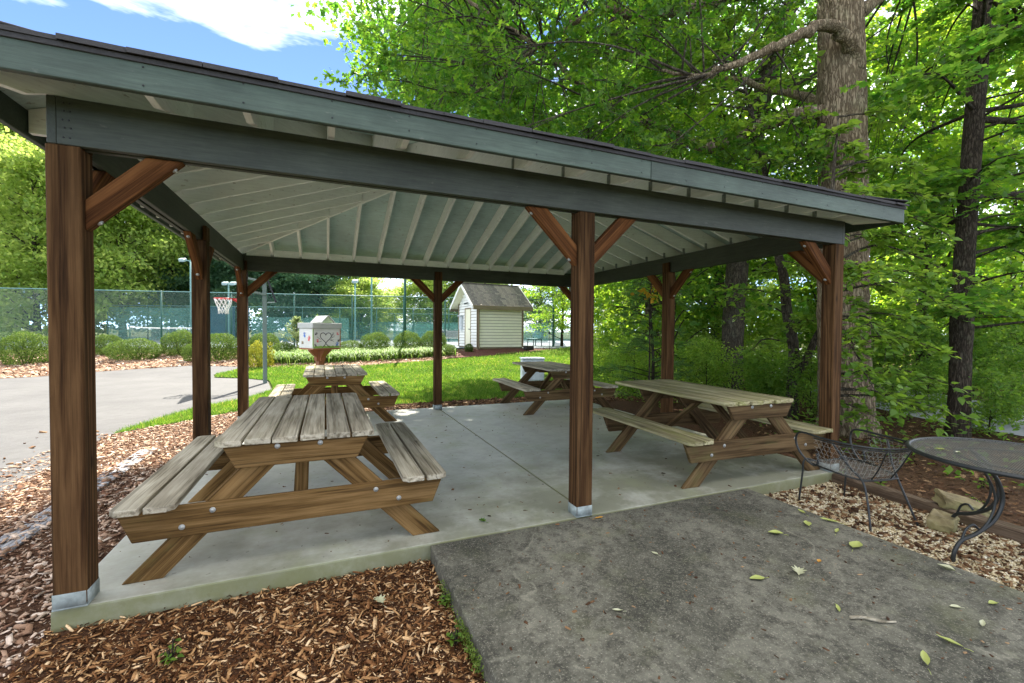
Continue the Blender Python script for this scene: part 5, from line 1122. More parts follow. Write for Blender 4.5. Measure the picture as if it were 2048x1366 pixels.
# ------------------------------------------------------------------ shrubs
def shrub_proto(n, mat, size, lump=0.12, tmpl=TQ, spiky=False, seed=1):
    r = np.random.default_rng(seed); u = r.normal(0, 1, (n, 3)); u /= np.linalg.norm(u, axis=1, keepdims=True); u = u[u[:, 2] > -0.8]
    ph = r.uniform(0, 6, 9)
    rad = 1+lump*(np.sin(4*u[:, 0]+ph[0])*np.sin(5*u[:, 1]+ph[1])+0.6*np.sin(9*u[:, 0]+ph[2])*np.sin(8*u[:, 2]+ph[3])*np.sin(7*u[:, 1]+ph[4]))
    rad *= 1-0.25*r.random(len(u))**2.2+r.normal(0, 0.025, len(u))
    C = u*rad[:, None]; C[:, 2] = (C[:, 2]+0.72)/1.72
    nr = u+r.normal(0, 0.55, u.shape)
    f = leafmesh(C, size*r.uniform(0.6, 1.3, len(u)), tmpl, axis=u*0.6+np.array((0, 0, 0.55))+r.normal(0, 0.5, u.shape), normal=nr); f.materials.append(mat)
    a = Acc()
    for k in range(7):
        an = k*0.9+0.3; a.tube(catmull([(0.06*math.cos(an), 0.06*math.sin(an), -0.1), (0.25*math.cos(an), 0.25*math.sin(an), 0.3), (0.55*math.cos(an), 0.55*math.sin(an), 0.6)], 3), [0.03]*3+[0.02]*3+[0.012], 5)
    st = a.me(); st.materials.append(M['barkdark']); return f, st
bprot = [shrub_proto(12000, M['box'], 0.055, 0.10, seed=k) for k in range(3)]
gprot = shrub_proto(3500, M['gold'], 0.10, 0.2, seed=8)
def shrub(label, px, d, wd, ht, prot, name='boxwood_shrub', cat='shrub', group='clipped shrubs in front of the tennis fence'):
    q = V((px-1024)/890*d, d); t = thing(name, label, cat, (q[0], q[1], float(H(*q))), random.uniform(0, 6), group)
    sc = Matrix.Diagonal((wd/2*0.95, wd/2*0.95, ht*1.0, 1)); ob('foliage', prot[0], None, t, sc); ob('stem', prot[1], None, t, sc); return t
shrub('large round green shrub at the far left beside the driveway', 52, 17.3, 1.75, 1.20, bprot[0])
shrub('rounded shrub just right of the left front post', 215, 20.0, 1.2, 0.9, bprot[1])
shrub('wide low shrub in the middle of the bed right of the left front post', 270, 18.7, 2.0, 0.85, bprot[0])
shrub('tall rounded shrub left of the middle left post', 362, 20.0, 1.45, 1.1, bprot[2])
shrub('big dense shrub between the middle and rear left posts', 436, 18.6, 1.7, 1.1, bprot[1])
shrub('low grey-green shrub at the foot of the middle left post', 388, 18.3, 0.9, 0.7, bprot[0])
shrub('dark shrub behind the basketball pole', 528, 20.6, 1.4, 0.95, bprot[0])
shrub('low shrub between basketball pole and handprint box', 568, 19.8, 1.1, 0.62, bprot[2])
shrub('low patchy shrub right of the handprint box', 700, 20.6, 1.3, 0.65, bprot[1])
shrub('left one of the pair of round shrubs right of the handprint box', 752, 20.9, 1.4, 1.0, bprot[0])
shrub('right one of the pair of round shrubs left of the rear middle post', 815, 21.2, 1.4, 1.02, bprot[2])
shrub('round shrub half behind the rear middle post', 866, 21.5, 1.3, 1.05, bprot[1])
shrub('golden yellow shrub beside the basketball pole', 518, 16.9, 0.95, 0.9, gprot, 'golden_shrub', 'shrub', None)
shrub('small green plant beside the shed bed right of the rear middle post', 897, 20.6, 0.8, 0.5, bprot[2], 'green_shrub', 'shrub', None)
shrub('little green plant at the foot of the shed door', 938, 22.0, 0.45, 0.4, bprot[1], 'green_shrub', 'shrub', None)
def conifer():
    q = V((594-1024)/890*20.6, 20.6); t = thing('pale_conifer', 'pale yellow-green upright conifer behind the handprint box', 'shrub', (q[0], q[1], float(H(*q))))
    a = Acc(); a.tube([(0, 0, -0.1), (0, 0, 1.65)], [0.04, 0.008], 6); C = []; A = []
    for k in range(70):
        z = rng.uniform(0.1, 1.6); an = rng.uniform(0, 6.28); L = (0.85-0.44*z)*rng.uniform(0.6, 1.2); d = np.array((math.cos(an), math.sin(an), 0.75)); p = np.array((0, 0, z)); a.tube([p, p+d*L*0.7], [0.006, 0.002], 4)
        for j in range(26): C.append(p+d*L*rng.uniform(0.15, 1)+rng.normal(0, 0.03, 3)); A.append(d+rng.normal(0, 0.4, 3))
    ob('trunk', a.me(), M['bark'], t); ob('crown', leafmesh(np.array(C), 0.085, TQ, axis=np.array(A)), M['palecon'], t)
conifer()

# ------------------------------------------------------------------ trees
def P3(px, py, d):
    """point from image pixel coordinates and a chosen distance ahead"""
    s_ = (px-1024)/889.6*d; x, y = V(s_, d); return np.array((x, y, CAM[2]+(662.2+0.007*(px-1024)-py)/889.6*d))
def tree_proto(seed, hgt, r0, z0, rad, nclump, nleaf, lsize, leafmat, barkmat, tmpl=TQ, flat=0.5, sig=0.45, lean=0.0):
    r = np.random.default_rng(seed); a = Acc()
    n = 9; zz = np.linspace(-0.15, hgt*0.92, n); wob = np.cumsum(r.normal(0, 0.025*hgt/n, (n, 2)), 0); path = np.c_[wob, zz]; path[0, :2] = path[1, :2]; path[:, 0] += lean*np.clip(zz/hgt, 0, 1)**1.4
    rr = r0*np.linspace(1, 0.22, n); rr[0] *= 1.35; a.tube(catmull(path, 3), np.interp(np.linspace(0, n-1, (n-1)*3+1), np.arange(n), rr), 9)
    C = []; 
    for k in range(nclump):
        v = (k+0.5)/nclump; z = z0+(hgt-z0)*v**0.85; prof = math.sin(math.pi*min(1, (0.16+0.84*v)*0.97))**0.6; an = r.uniform(0, 6.28); R = rad*prof*math.sqrt(r.uniform(0.12, 1))
        tz = max(z-R*r.uniform(0.3, 0.8), z0*0.55); base = np.array([np.interp(tz, zz, path[:, i]) for i in range(3)]); tip = np.array((base[0]+R*math.cos(an), base[1]+R*math.sin(an), z))
        mid = (base+tip)/2+np.array((0, 0, 0.12*R))+r.normal(0, 0.08*R, 3); br = max(0.012, r0*0.34*(1-0.6*v))
        a.tube(catmull([base, mid, tip], 4), np.linspace(br, br*0.25, 9), 5)
        for j in range(5):
            sub = tip+r.normal(0, 1, 3)*np.array((1, 1, flat))*sig*1.5; a.tube([tip-(tip-mid)*0.15*j/2, sub], [br*0.25, 0.004], 4); m = nleaf//(nclump*5)
            C.append(sub+r.normal(0, 1, (m, 3))*np.array((1, 1, flat))*sig*r.uniform(0.6, 1.1))
    C = np.concatenate(C); t_ = a.me(True); t_.materials.append(barkmat)
    c_ = leafmesh(C, lsize*r.uniform(0.65, 1.25, len(C)), tmpl, up=0.45); c_.materials.append(leafmat); return t_, c_
def plant(prot, label, s_, d_, sc=1.0, name='tree', cat='tree', group=None, rz=None, zs=1.0):
    q = V(s_, d_); t = thing(name, label, cat, (q[0], q[1], float(H(*q))), random.uniform(0, 6.28) if rz is None else rz, group)
    m = Matrix.Diagonal((sc, sc, sc*zs, 1)); ob('trunk', prot[0], None, t, m); ob('crown', prot[1], None, t, m); return t

# woodland on the right
wA = tree_proto(21, 11, 0.16, 1.6, 3.2, 46, 13000, 0.17, M['woodleaf'], M['bark'], TMP, 0.4, 0.42)
wB = tree_proto(22, 9, 0.10, 0.9, 2.6, 42, 11000, 0.15, M['woodleaf'], M['barkdark'], TQ, 0.35, 0.38)
wC = tree_proto(23, 14, 0.22, 2.4, 4.2, 52, 15000, 0.19, M['mapleleaf'], M['bark'], TMP, 0.4, 0.5)
uS = tree_proto(24, 2.2, 0.03, 0.25, 1.0, 22, 5200, 0.10, M['under'], M['barkdark'], TQ, 0.5, 0.20)
wg = 'woodland trees right of the pavilion'
big = tree_proto(25, 16, 0.26, 7.4, 6.6, 84, 34000, 0.24, M['mapleleaf'], M['bark'], TMP, 0.4, 0.75, -4.0)  # tree added to shade the slab; crown leans over, trunk behind a post
plant(big, 'added tall tree at the lawn edge, its canopy leaned behind the roof to shade the slab', 2.95, 18.5, 0.98, 'added_shade_tree', 'tree', wg, -YAW)
for (pr, s_, d_, sc, lb) in (
    (wA, 5.2, 16.5, 1.0, 'bright green tree seen right of the middle front post, close to the lawn'),
    (wC, 6.7, 14.8, 0.95, 'thick-trunked tree seen over the mossy table'),
    (wB, 4.6, 12.6, 0.85, 'slender dark-stemmed tree just right of the right middle post'),
    (wB, 9.3, 13.2, 1.0, 'leafy tree seen between the mossy table and the front right post'),
    (wA, 11.6, 12.6, 1.0, 'green tree beyond the side driveway seen behind the oak'),
    (wC, 18.0, 19.0, 1.0, 'tall tree deep in the wood at the right edge'),
    (wB, 14.6, 13.0, 1.0, 'small tree by the side driveway at the right edge'),
    (wA, 4.4, 25.5, 0.8, 'yellow-green tree at the far lawn end right of the shed'),
    (wB, 3.1, 27.5, 0.85, 'leafy tree overhanging the shed on its right'),
    (wA, 7.6, 27.0, 1.0, 'bright tree at the back of the wood above the lawn end'),
    (wB, 8.6, 16.5, 0.8, 'small tree in the wood above the right bench of the mossy table')):
    plant(pr, lb, s_, d_, sc, 'woodland_tree', 'tree', wg)
for i, (px, d_, sc, lb) in enumerate(((1395, 10.8, 0.55, 'understory shrub behind the far end of the mossy table'), (1530, 9.0, 0.5, 'leafy shrub left of the dogwood stems'), (1625, 8.2, 0.5, 'shrub seen just left of the front right post'),
    (1790, 8.6, 0.4, 'low shrub between the oak and the second trunk'), (1860, 9.2, 0.42, 'shrub behind the second trunk by the driveway'), (1985, 6.9, 0.45, 'dark leafy shrub right of the second trunk'), (2070, 7.6, 0.6, 'tall shrub cut off by the right edge'), (1255, 13.5, 0.5, 'shrub at the lawn edge behind the back right table'), (1210, 22.0, 1.0, 'bush at the far end of the lawn by the wood'),
    (2035, 9.4, 0.75, 'bush by the driveway behind the iron table'), (1835, 10.6, 0.8, 'bush seen between the oak and the second trunk'), (1950, 11.5, 1.1, 'bush beyond the side driveway at the right'), (1700, 12.5, 1.1, 'bush beyond the side driveway behind the oak'))):
    plant(uS, lb, (px-1024)/890*d_, d_, sc, 'understory_shrub', 'shrub', 'understory shrubs in the wood')

uB = tree_proto(26, 2.6, 0.03, 0.2, 1.3, 24, 6500, 0.11, M['brightleaf'], M['barkdark'], TQ, 0.5, 0.24)
for px, d_, sc, lb in ((1235, 16.5, 0.9, 'bright bush at the lawn edge right of the middle front post'), (1330, 15.5, 0.9, 'bright bush right behind the right middle post'), (1430, 13.0, 0.8, 'bright bush behind the left half of the mossy table'), (1500, 15.0, 1.0, 'bright bush in the wood left of the dogwood stem'), (1415, 9.6, 0.5, 'small bright bush just behind the mossy table'), (1545, 9.6, 0.5, 'small bright bush right behind the dogwood stem'), (1270, 11.2, 0.5, 'small bright bush left of the young pine'), (1640, 13.5, 0.9, 'bright bush in the wood left of the front right post'), (1760, 15.0, 1.1, 'bright bush beyond the driveway right of the oak'), (1880, 16.0, 1.2, 'bright bush beyond the driveway behind the second trunk'), (2010, 14.0, 1.1, 'bright bush beyond the driveway at the right edge')):
    plant(uB, lb, (px-1024)/890*d_, d_, sc, 'bright_bush', 'shrub', 'bright bushes in the wood')
# far trees behind the courts
fA = tree_proto(31, 15, 0.25, 1.2, 5.0, 60, 26000, 0.36, M['farleaf'], M['bark'], TQ, 0.55, 0.75)
fB = tree_proto(32, 17, 0.28, 1.5, 4.6, 60, 26000, 0.36, M['fardark'], M['barkdark'], TQ, 0.5, 0.75)
fC = tree_proto(33, 16, 0.25, 1.0, 4.0, 60, 26000, 0.34, M['farpine'], M['barkdark'], TQ, 0.35, 0.7)
fg_ = 'trees behind the tennis courts'
for (pr, px, d_, sc, zs, lb) in (
    (fA, 10, 40, 1.25, 1.15, 'sunlit pale green tree at the far left behind the courts'), (fB, -60, 46, 1.2, 1.2, 'dark tree beyond the left edge of the courts'), (fA, 75, 33, 0.85, 1.1, 'yellow-green tree just left of the left front post'),
    (fB, 150, 48, 1.25, 1.25, 'tall dark tree hidden behind the left front post'), (fA, 245, 37, 0.95, 1.15, 'bright feathery tree just right of the left front post'), (fB, 310, 50, 1.2, 1.25, 'tall tree in the gap left of the middle left post'),
    (fC, 345, 44, 0.95, 1.0, 'blue-green conifer left of the middle left post'), (fB, 425, 50, 1.25, 1.2, 'tall dark tree above the basketball rim'), (fC, 475, 46, 1.0, 1.0, 'conifer behind the rear left post'), (fC, 540, 45, 0.95, 1.0, 'blue-green pine right of the basketball pole'),
    (fB, 600, 52, 1.1, 1.1, 'dense dark tree above the handprint box'), (fC, 640, 46, 0.9, 0.9, 'pine right above the handprint box'), (fB, 700, 50, 0.85, 0.85, 'dark rounded tree left of the sky gap'), (fA, 722, 44, 0.55, 0.7, 'pale low tree at the left side of the sky gap'),
    (fA, 770, 56, 0.5, 0.65, 'low tree in the middle of the sky gap'), (fA, 838, 48, 0.6, 0.75, 'pale tree left of the rear middle post'), (fB, 905, 52, 0.8, 0.85, 'dark tree right of the rear middle post'), (fA, 960, 60, 0.9, 0.9, 'tree far behind the shed'), (fB, 1080, 58, 0.9, 0.9, 'dark tree far behind the right side of the shed'),
    (fA, 1250, 66, 1.0, 0.9, 'pale tree far beyond the wood right of the middle front post'), (fB, 1370, 62, 1.0, 0.8, 'dark tree far beyond the wood over the mossy table'), (fA, 1500, 68, 1.1, 0.8, 'pale tree far beyond the dogwood stem'), (fB, 1650, 60, 1.0, 0.8, 'dark tree far beyond the front right post'), (fA, 1800, 62, 1.0, 0.85, 'pale tree far beyond the side driveway'), (fB, 1960, 58, 1.0, 0.9, 'dark tree far off at the right edge')):
    plant(pr, lb, (px-1024)/890*d_, d_, sc, 'far_tree', 'tree', fg_, None, zs)

# ------------------------------------------------------------------ the big oak
def oak():
    b = np.array(((8.98, 1.42, G0)))
    t = thing('oak_tree', 'massive pale-barked oak trunk rising right of the pavilion', 'tree', tuple(b))
    o = np.array((b[0], b[1], G0)); a = Acc(); L = lambda p: np.asarray(p)-o
    path = [(0, 0, -0.3), (0, 0, 0.05), (-0.02, 0.02, 0.7), (-0.06, 0.06, 2.0), (-0.08, 0.10, 4.2), (-0.12, 0.15, 6.1), (-0.15, 0.2, 8.2), (-0.1, 0.3, 11), (0.2, 0.4, 14), (0.3, 0.4, 17)]
    tp = catmull(path, 6); rad = np.interp(tp[:, 2], [-0.3, 0.0, 0.35, 1.0, 3, 6, 10, 17], [0.56, 0.50, 0.43, 0.395, 0.38, 0.355, 0.26, 0.07])
    tz_ = np.linspace(-0.3, 17, 420); tz_ = np.concatenate([np.linspace(-0.3, 9, 380), np.linspace(9.05, 17, 60)]); tp = np.stack([np.interp(tz_, tp[:, 2], tp[:, i]) for i in range(3)], 1); rad = np.interp(tz_, [-0.3, 0.0, 0.35, 1.0, 3, 6, 10, 17], [0.46, 0.42, 0.37, 0.345, 0.33, 0.31, 0.24, 0.07])
    vs, fs = tube(tp, rad, 110)
    an = np.arctan2(vs[:, 1], vs[:, 0]); fl = np.clip(1-vs[:, 2]/0.7, 0, 1); k = 1+0.022*np.sin(an*7+vs[:, 2]*1.3)+fl*0.10*np.sin(an*5+0.8)
    rg = np.random.default_rng(2)
    def vnoise(u, v, nu, nv):
        g = rg.random((nu, nv+2)); iu, iv = np.floor(u*nu).astype(int) % nu, np.clip(np.floor(v*nv).astype(int), 0, nv); fu, fv = (u*nu) % 1, (v*nv) % 1; fu, fv = fu*fu*(3-2*fu), fv*fv*(3-2*fv)
        return (g[iu, iv]*(1-fu)+g[(iu+1) % nu, iv]*fu)*(1-fv)+(g[iu, iv+1]*(1-fu)+g[(iu+1) % nu, iv+1]*fu)*fv
    uu = (an/(2*np.pi)) % 1; vv = np.clip((vs[:, 2]+0.3)/17.3, 0, 1); uw = (uu+0.012*(vnoise(uu, vv, 9, 90)-0.5)) % 1
    k = k+0.085*(np.abs(vnoise(uw, vv, 30, 70)-0.5)*2)**0.6-0.05+0.045*(np.abs(vnoise(uw, vv, 52, 160)-0.5)*2)**0.7+0.02*(vnoise(uu, vv, 14, 40)-0.5)
    c = np.stack([np.interp(vs[:, 2], tp[:, 2], tp[:, i]) for i in range(2)], 1); vs[:, :2] = c+(vs[:, :2]-c)*k[:, None]; a.add(vs, fs)
    ob('trunk', a.me(True), M['oakbark'], t)
    limbs = [
        ([P3(1700, 150, 7.05), P3(1688, 100, 6.9), P3(1640, 58, 6.7), P3(1560, 95, 6.55), P3(1460, 135, 6.5), P3(1390, 160, 6.6), P3(1310, 150, 6.9)], 0.115),
        ([P3(1680, 225, 7.2), P3(1640, 228, 7.25), P3(1520, 250, 7.6), P3(1420, 300, 8.0), P3(1340, 270, 8.3), P3(1262, 245, 8.6), P3(1190, 205, 8.9), P3(1080, 112, 9.2), P3(1000, 55, 9.3), P3(915, 0, 9.5), P3(830, -60, 9.6)], 0.125),
        ([P3(1680, -70, 7.2), P3(1560, -30, 7.5), P3(1400, 18, 8.0), P3(1270, 45, 8.4), P3(1200, 30, 8.6), P3(1120, 70, 9.0), P3(1010, 150, 9.4), P3(930, 200, 9.6)], 0.13),
        ([P3(1680, -60, 7.2), P3(1500, -150, 8.4), P3(1300, -230, 9.4), P3(1050, -300, 10.4), P3(900, -280, 11)], 0.15),
        ([P3(1700, 40, 7.3), P3(1760, -10, 7.6), P3(1850, -90, 8.2), P3(2000, -200, 9)], 0.12),
        ([P3(1700, -40, 7.1), P3(1740, -160, 5.8), P3(1650, -300, 4.6), P3(1500, -420, 3.8)], 0.13),
        ([P3(1690, 230, 7.3), P3(1600, 200, 8.4), P3(1480, 170, 9.6), P3(1330, 150, 10.6), P3(1180, 100, 11.5)], 0.10)]
    lp = []
    al = Acc()
    for k, (P, r) in enumerate(limbs):
        C = catmull([L(p) for p in P], 6); n = len(C); C[3:] += rng.normal(0, 0.018, (n-3, 3)); rr = np.linspace(r, 0.02, n)*(1+rng.normal(0, 0.04, n)); a2 = Acc(); a2.tube(C, rr, 9); ob('limb', a2.me(True), M['oakbark'], t); lp += [(C[i], rr[i], i/n) for i in range(2, n)]
    pts = np.array([q[0] for q in lp]); leafC = []; leafA = []
    tw = Acc(); r = np.random.default_rng(5)
    # clumps spread through the crown and joined to the nearest limb by twigs
    cl = []
    while len(cl) < 330:
        d_ = r.uniform(6.3, 12); s_ = r.uniform(-0.335*d_, 0.92*d_); py = r.uniform(-620, 360)
        px = 1024+889.6*s_/d_
        if px < 1000 and py > 330-(1000-px)*0.35: continue
        if px < 800 and py > 60 and r.random() < 0.35: continue
        if py < -100 and r.random() < 0.45: continue
        if px > 1640 and d_ < 7.6: continue
        if px > 1640 and r.random() < 0.6: continue
        if 1420 < px < 1600 and 60 < py < 330 and r.random() < 0.75: continue
        p = P3(px, py, d_)
        if p[2] < 4.1: continue
        cl.append(L(p))
    for c in cl:
        jj = np.argsort(np.linalg.norm(pts-c, axis=1)+1.2*np.array([q[2] < 0.12 for q in lp])+r.uniform(0, 2.2, len(pts)))[:14]; j = jj[r.integers(0, 14)]; b0 = pts[j]; m = (b0+c)/2+r.normal(0, 0.12, 3)+np.array((0, 0, 0.1)); L0 = np.linalg.norm(c-b0)
        tw.tube(catmull([b0, m, c], 5), np.linspace(min(0.024, 0.006+0.006*L0), 0.004, 11), 5)
        for q in range(6):
            sub = c+r.normal(0, 1, 3)*np.array((0.34, 0.34, 0.20)); tw.tube([c+(m-c)*0.12*q, (c+sub)/2+r.normal(0, 0.03, 3), sub], [0.006, 0.0045, 0.003], 4, False)
            nl = 22; ax = sub-c; ax /= np.linalg.norm(ax)+1e-6
            f = r.random((nl, 1)); leafC.append(c+(sub-c)*(0.35+0.75*f)+r.normal(0, 0.075, (nl, 3))); leafA.append(ax+r.normal(0, 0.8, (nl, 3))+np.array((0, 0, -0.25)))
    C = np.concatenate(leafC); A = np.concatenate(leafA)
    tag(ob('twigs', tw.me(), M['bark'], t), kind='stuff'); tag(ob('crown', leafmesh(C, 0.12*r.uniform(0.55, 1.4, len(C)), TOK, axis=A, up=0.5), M['oakleaf'], t), kind='stuff')
oak()

# ------------------------------------------------------------------ second trunk with layered maple-like foliage
def layered(name, label, base, path, radii, targets, nsub, leafmat, barkmat, lsize, tmpl, per=16, sub=0.42, seed=3, droop=0.12, parts=0, group=None, flatn=0.9):
    o = np.array(base, float); t = thing(name, label, 'tree', tuple(o), 0, group); L = lambda p: np.asarray(p, float)-o; r = np.random.default_rng(seed)
    a = Acc(); tp = catmull([L(p) for p in path], 6); rr = np.interp(np.linspace(0, 1, len(tp)), np.linspace(0, 1, len(radii)), radii)*(1+r.normal(0, 0.03, len(tp))); a.tube(tp, rr, 12); ob('trunk', a.me(True), barkmat, t)
    tw = Acc(); LC, LA, LN = [], [], []
    for tg in targets:
        e = L(tg); zz = max(e[2]+r.uniform(-0.5, 0.25)*0.6, 0.3)+droop*1.2; zi = min(zz, tp[-1, 2]); b0 = np.array([np.interp(zi, tp[:, 2], tp[:, i]) for i in range(3)]); Ln = np.linalg.norm(e-b0); mid = b0*0.45+e*0.55+np.array((0, 0, droop*Ln*0.8))+r.normal(0, 0.06*Ln, 3)*np.array((1, 1, 0.4))
        br = catmull([b0, mid, e], 7); rb = np.linspace(min(0.035, 0.008+0.009*Ln), 0.003, len(br)); tw.tube(br, rb, 6, False)
        for f in np.linspace(0.34, 1.0, nsub):
            i = f*(len(br)-1); i0 = int(min(i, len(br)-2)); p = br[i0]*(1-(i-i0))+br[i0+1]*(i-i0); tan = br[i0+1]-br[i0]; tan /= np.linalg.norm(tan)
            side = np.cross(tan, (0, 0, 1)); side /= np.linalg.norm(side)+1e-6; sg = 1 if r.random() < 0.5 else -1
            d = tan*r.uniform(0.2, 0.9)+side*sg*r.uniform(0.3, 1.1)+np.array((0, 0, r.normal(-0.05, 0.18))); d /= np.linalg.norm(d); l_ = sub*r.uniform(0.5, 1.2); q = p+d*l_+np.array((0, 0, -droop*l_)); mm = (p+q)/2+np.array((0, 0, 0.04*l_)); st = catmull([p, mm, q], 4); tw.tube(st, np.linspace(0.0045, 0.0018, len(st)), 4, False)
            for k in range(per):
                g = 0.18+0.85*k/per; u = np.array([np.interp(g*(len(st)-1), np.arange(len(st)), st[:, c]) for c in range(3)]); s2 = np.cross(d, (0, 0, 1)); s2 /= np.linalg.norm(s2)+1e-6
                ax = d*0.7+s2*(1 if k % 2 else -1)*r.uniform(0.4, 1.0)+np.array((0, 0, r.normal(-0.28, 0.22))); LC.append(u+r.normal(0, 0.02, 3)); LA.append(ax); LN.append(np.array((0, 0, flatn))+r.normal(0, 0.35, 3))
    LC, LA, LN = np.array(LC), np.array(LA), np.array(LN); sz = lsize*r.uniform(0.6, 1.2, len(LC))
    tag(ob('branches', tw.me(), barkmat, t), kind='stuff')
    if parts:
        # the leaves that show largest stand alone
        w_ = LC+o; dd = depth(w_[:, 0], w_[:, 1]); ss = lat(w_[:, 0], w_[:, 1]); vis = (np.abs(ss/dd) < 1.13); key = np.where(vis, sz/dd, 0); idx = np.argsort(-key)[:parts]; keep = np.ones(len(LC), bool); keep[idx] = False
        lm = [leafmesh(np.zeros((1, 3)), 1.0, tmpl, axis=np.array([(0, 1, 0.)]), normal=np.array([(0, 0, 1.)])) for _ in range(1)][0]; lm.materials.append(leafmat)
        tv, tf = tmpl; lm = npmesh(tv, tf); lm.materials.append(leafmat)
        for i in idx:
            N = Vector(LN[i]).normalized(); A_ = Vector(LA[i]); A_ = (A_-N*A_.dot(N)).normalized(); B_ = A_.cross(N); s_ = sz[i]; c = LC[i]
            ob('leaf', lm, None, t, Matrix(((B_.x*s_, A_.x*s_, N.x*s_, c[0]), (B_.y*s_, A_.y*s_, N.y*s_, c[1]), (B_.z*s_, A_.z*s_, N.z*s_, c[2]), (0, 0, 0, 1))))
        LC, LA, LN, sz = LC[keep], LA[keep], LN[keep], sz[keep]
    tag(ob('crown', leafmesh(LC, sz, tmpl, axis=LA, normal=LN), leafmat, t), kind='stuff'); return t
r4 = np.random.default_rng(44)
tg = []
for k in range(95):
    d_ = r4.uniform(5.6, 10.5); px = r4.uniform(1745, 2330); py = r4.uniform(-260, 640)
    if px < 1800 and py > 380: continue
    tg.append(P3(px, py, d_))
layered('maple_tree', 'dark-barked leaning tree with layered leaves at the right edge', (10.35, 0.60, G0), [(10.33, 0.60, G0-0.2), (10.36, 0.6, 0.6), (10.46, 0.63, 2.8), (10.65, 0.62, 5.5), (10.73, 0.62, 6.8), (10.9, 0.7, 9.5), (11, 0.8, 12)], [0.165, 0.14, 0.13, 0.12, 0.11, 0.08, 0.04], tg, 14, M['mapleleaf'], M['barkdark'], 0.115, TMP, 15, 0.6, 3, 0.10)

# grey trunks standing behind the oak's left limbs
b5 = P3(1462, 760, 12.0); b5[2] = G0
layered('grey_tree', 'grey leaning trunk forking high up left of the oak', b5, [b5-np.array((0, 0, 0.2)), P3(1470, 560, 12), P3(1492, 320, 12), P3(1530, 130, 12.0), P3(1545, 60, 12.1), P3(1600, -20, 12.2), P3(1660, -160, 12.4)], [0.30, 0.27, 0.25, 0.235, 0.20, 0.15, 0.06],
    [P3(*q_) for q_ in ((1450, -60, 11.5), (1600, -120, 11.8), (1700, -60, 12.4), (1380, 20, 12), (1520, -180, 12.6), (1640, 120, 12.6), (1420, 120, 12.8), (1740, 90, 12.8), (1350, 330, 12.4), (1600, 360, 12.6))], 11, M['woodleaf'], M['bark'], 0.12, TMP, 12, 0.7, 23, 0.10, 0, wg)
b6 = P3(1303, 740, 15.5); b6[2] = G0+0.07
layered('straight_tree', 'straight brown trunk seen above the roof between oak limbs', b6, [b6-np.array((0, 0, 0.2)), P3(1303, 600, 15.5), P3(1304, 300, 15.5), P3(1300, 60, 15.5), P3(1296, -120, 15.6)], [0.25, 0.235, 0.215, 0.18, 0.10],
    [P3(*q_) for q_ in ((1200, 60, 15), (1380, 90, 15.6), (1260, -60, 15), (1350, -40, 16), (1180, 180, 15.2), (1400, 220, 16), (1240, 240, 16.2))], 11, M['woodleaf'], M['bark'], 0.13, TMP, 12, 0.8, 29, 0.10, 0, wg)

# ------------------------------------------------------------------ dogwoods: drooping sprays of large leaves
b1 = P3(1672, 860, 6.1); b1[2] = G0
tg1 = [P3(*q) for q in ((1950, 838, 5.35), (1905, 770, 5.4), (1880, 700, 5.5), (1835, 640, 5.5), (1800, 590, 5.6), (1760, 545, 5.6), (1860, 560, 5.8), (1830, 480, 5.9), (1790, 430, 5.9), (1850, 395, 6.0), (1735, 380, 5.7), (1760, 330, 6.0), (1700, 300, 6.1),
    (1745, 655, 5.3), (1752, 780, 5.25), (1725, 730, 5.3), (1810, 812, 5.3), (1870, 835, 5.4), (1905, 620, 5.7), (1720, 560, 5.5), (1780, 690, 5.4), (1850, 765, 5.4), (1660, 270, 6.2), (1890, 470, 6.2), (1700, 460, 5.6), (1930, 560, 6.0), (1820, 345, 6.1), (1775, 250, 6.3), (1712, 350, 6.3), (1695, 425, 6.3), (1722, 612, 5.9), (1706, 690, 5.8), (1738, 835, 5.5), (1690, 540, 6.1), (1760, 470, 6.0), (1845, 690, 5.7))]
layered('dogwood_tree', 'dogwood with drooping sprays of large leaves right of the front right post', b1, [b1-np.array((0, 0, 0.2)), b1+np.array((0, 0, 0.8)), b1+np.array((0.08, 0.05, 2.0)), b1+np.array((0.0, 0.1, 3.2)), b1+np.array((0.1, 0.1, 4.6))], [0.06, 0.05, 0.042, 0.03, 0.01], tg1, 12, M['dogleaf'], M['bark'], 0.105, THT, 7, 0.30, 13, 0.16, 280)
b2 = P3(1590, 800, 8.3); b2[2] = G0
tg2 = [P3(*q) for q in ((1420, 110, 6.9), (1480, 200, 6.8), (1560, 170, 6.9), (1450, 262, 6.8), (1600, 300, 7.0), (1530, 322, 6.8), (1625, 235, 7.0), (1400, 190, 7.1), (1500, 85, 7.0), (1370, 140, 7.4), (1440, 60, 7.3), (1340, 220, 7.5), (1590, 120, 7.2), (1400, 285, 7.0), (1545, 240, 6.7),
    (1560, 590, 8), (1485, 630, 7.8), (1622, 640, 7.6), (1505, 700, 7.7), (1440, 580, 8.2), (1620, 545, 7.8), (1530, 545, 8.4), (1610, 720, 7.6), (1580, 660, 7.4))]
t = layered('dogwood_tree', 'crooked lichen-spotted dogwood stem behind the mossy table', b2, [b2-np.array((0, 0, 0.2)), b2+np.array((-0.05, 0, 0.5)), P3(1588, 700, 8.3), P3(1572, 620, 8.3), P3(1566, 560, 8.3), P3(1545, 480, 8.2), P3(1530, 380, 8.0), P3(1500, 250, 7.6), P3(1460, 120, 7.4)], [0.12, 0.10, 0.09, 0.085, 0.08, 0.065, 0.05, 0.035, 0.012], tg2, 11, M['dogleaf'], M['bark'], 0.105, THT, 7, 0.32, 17, 0.14, 0)
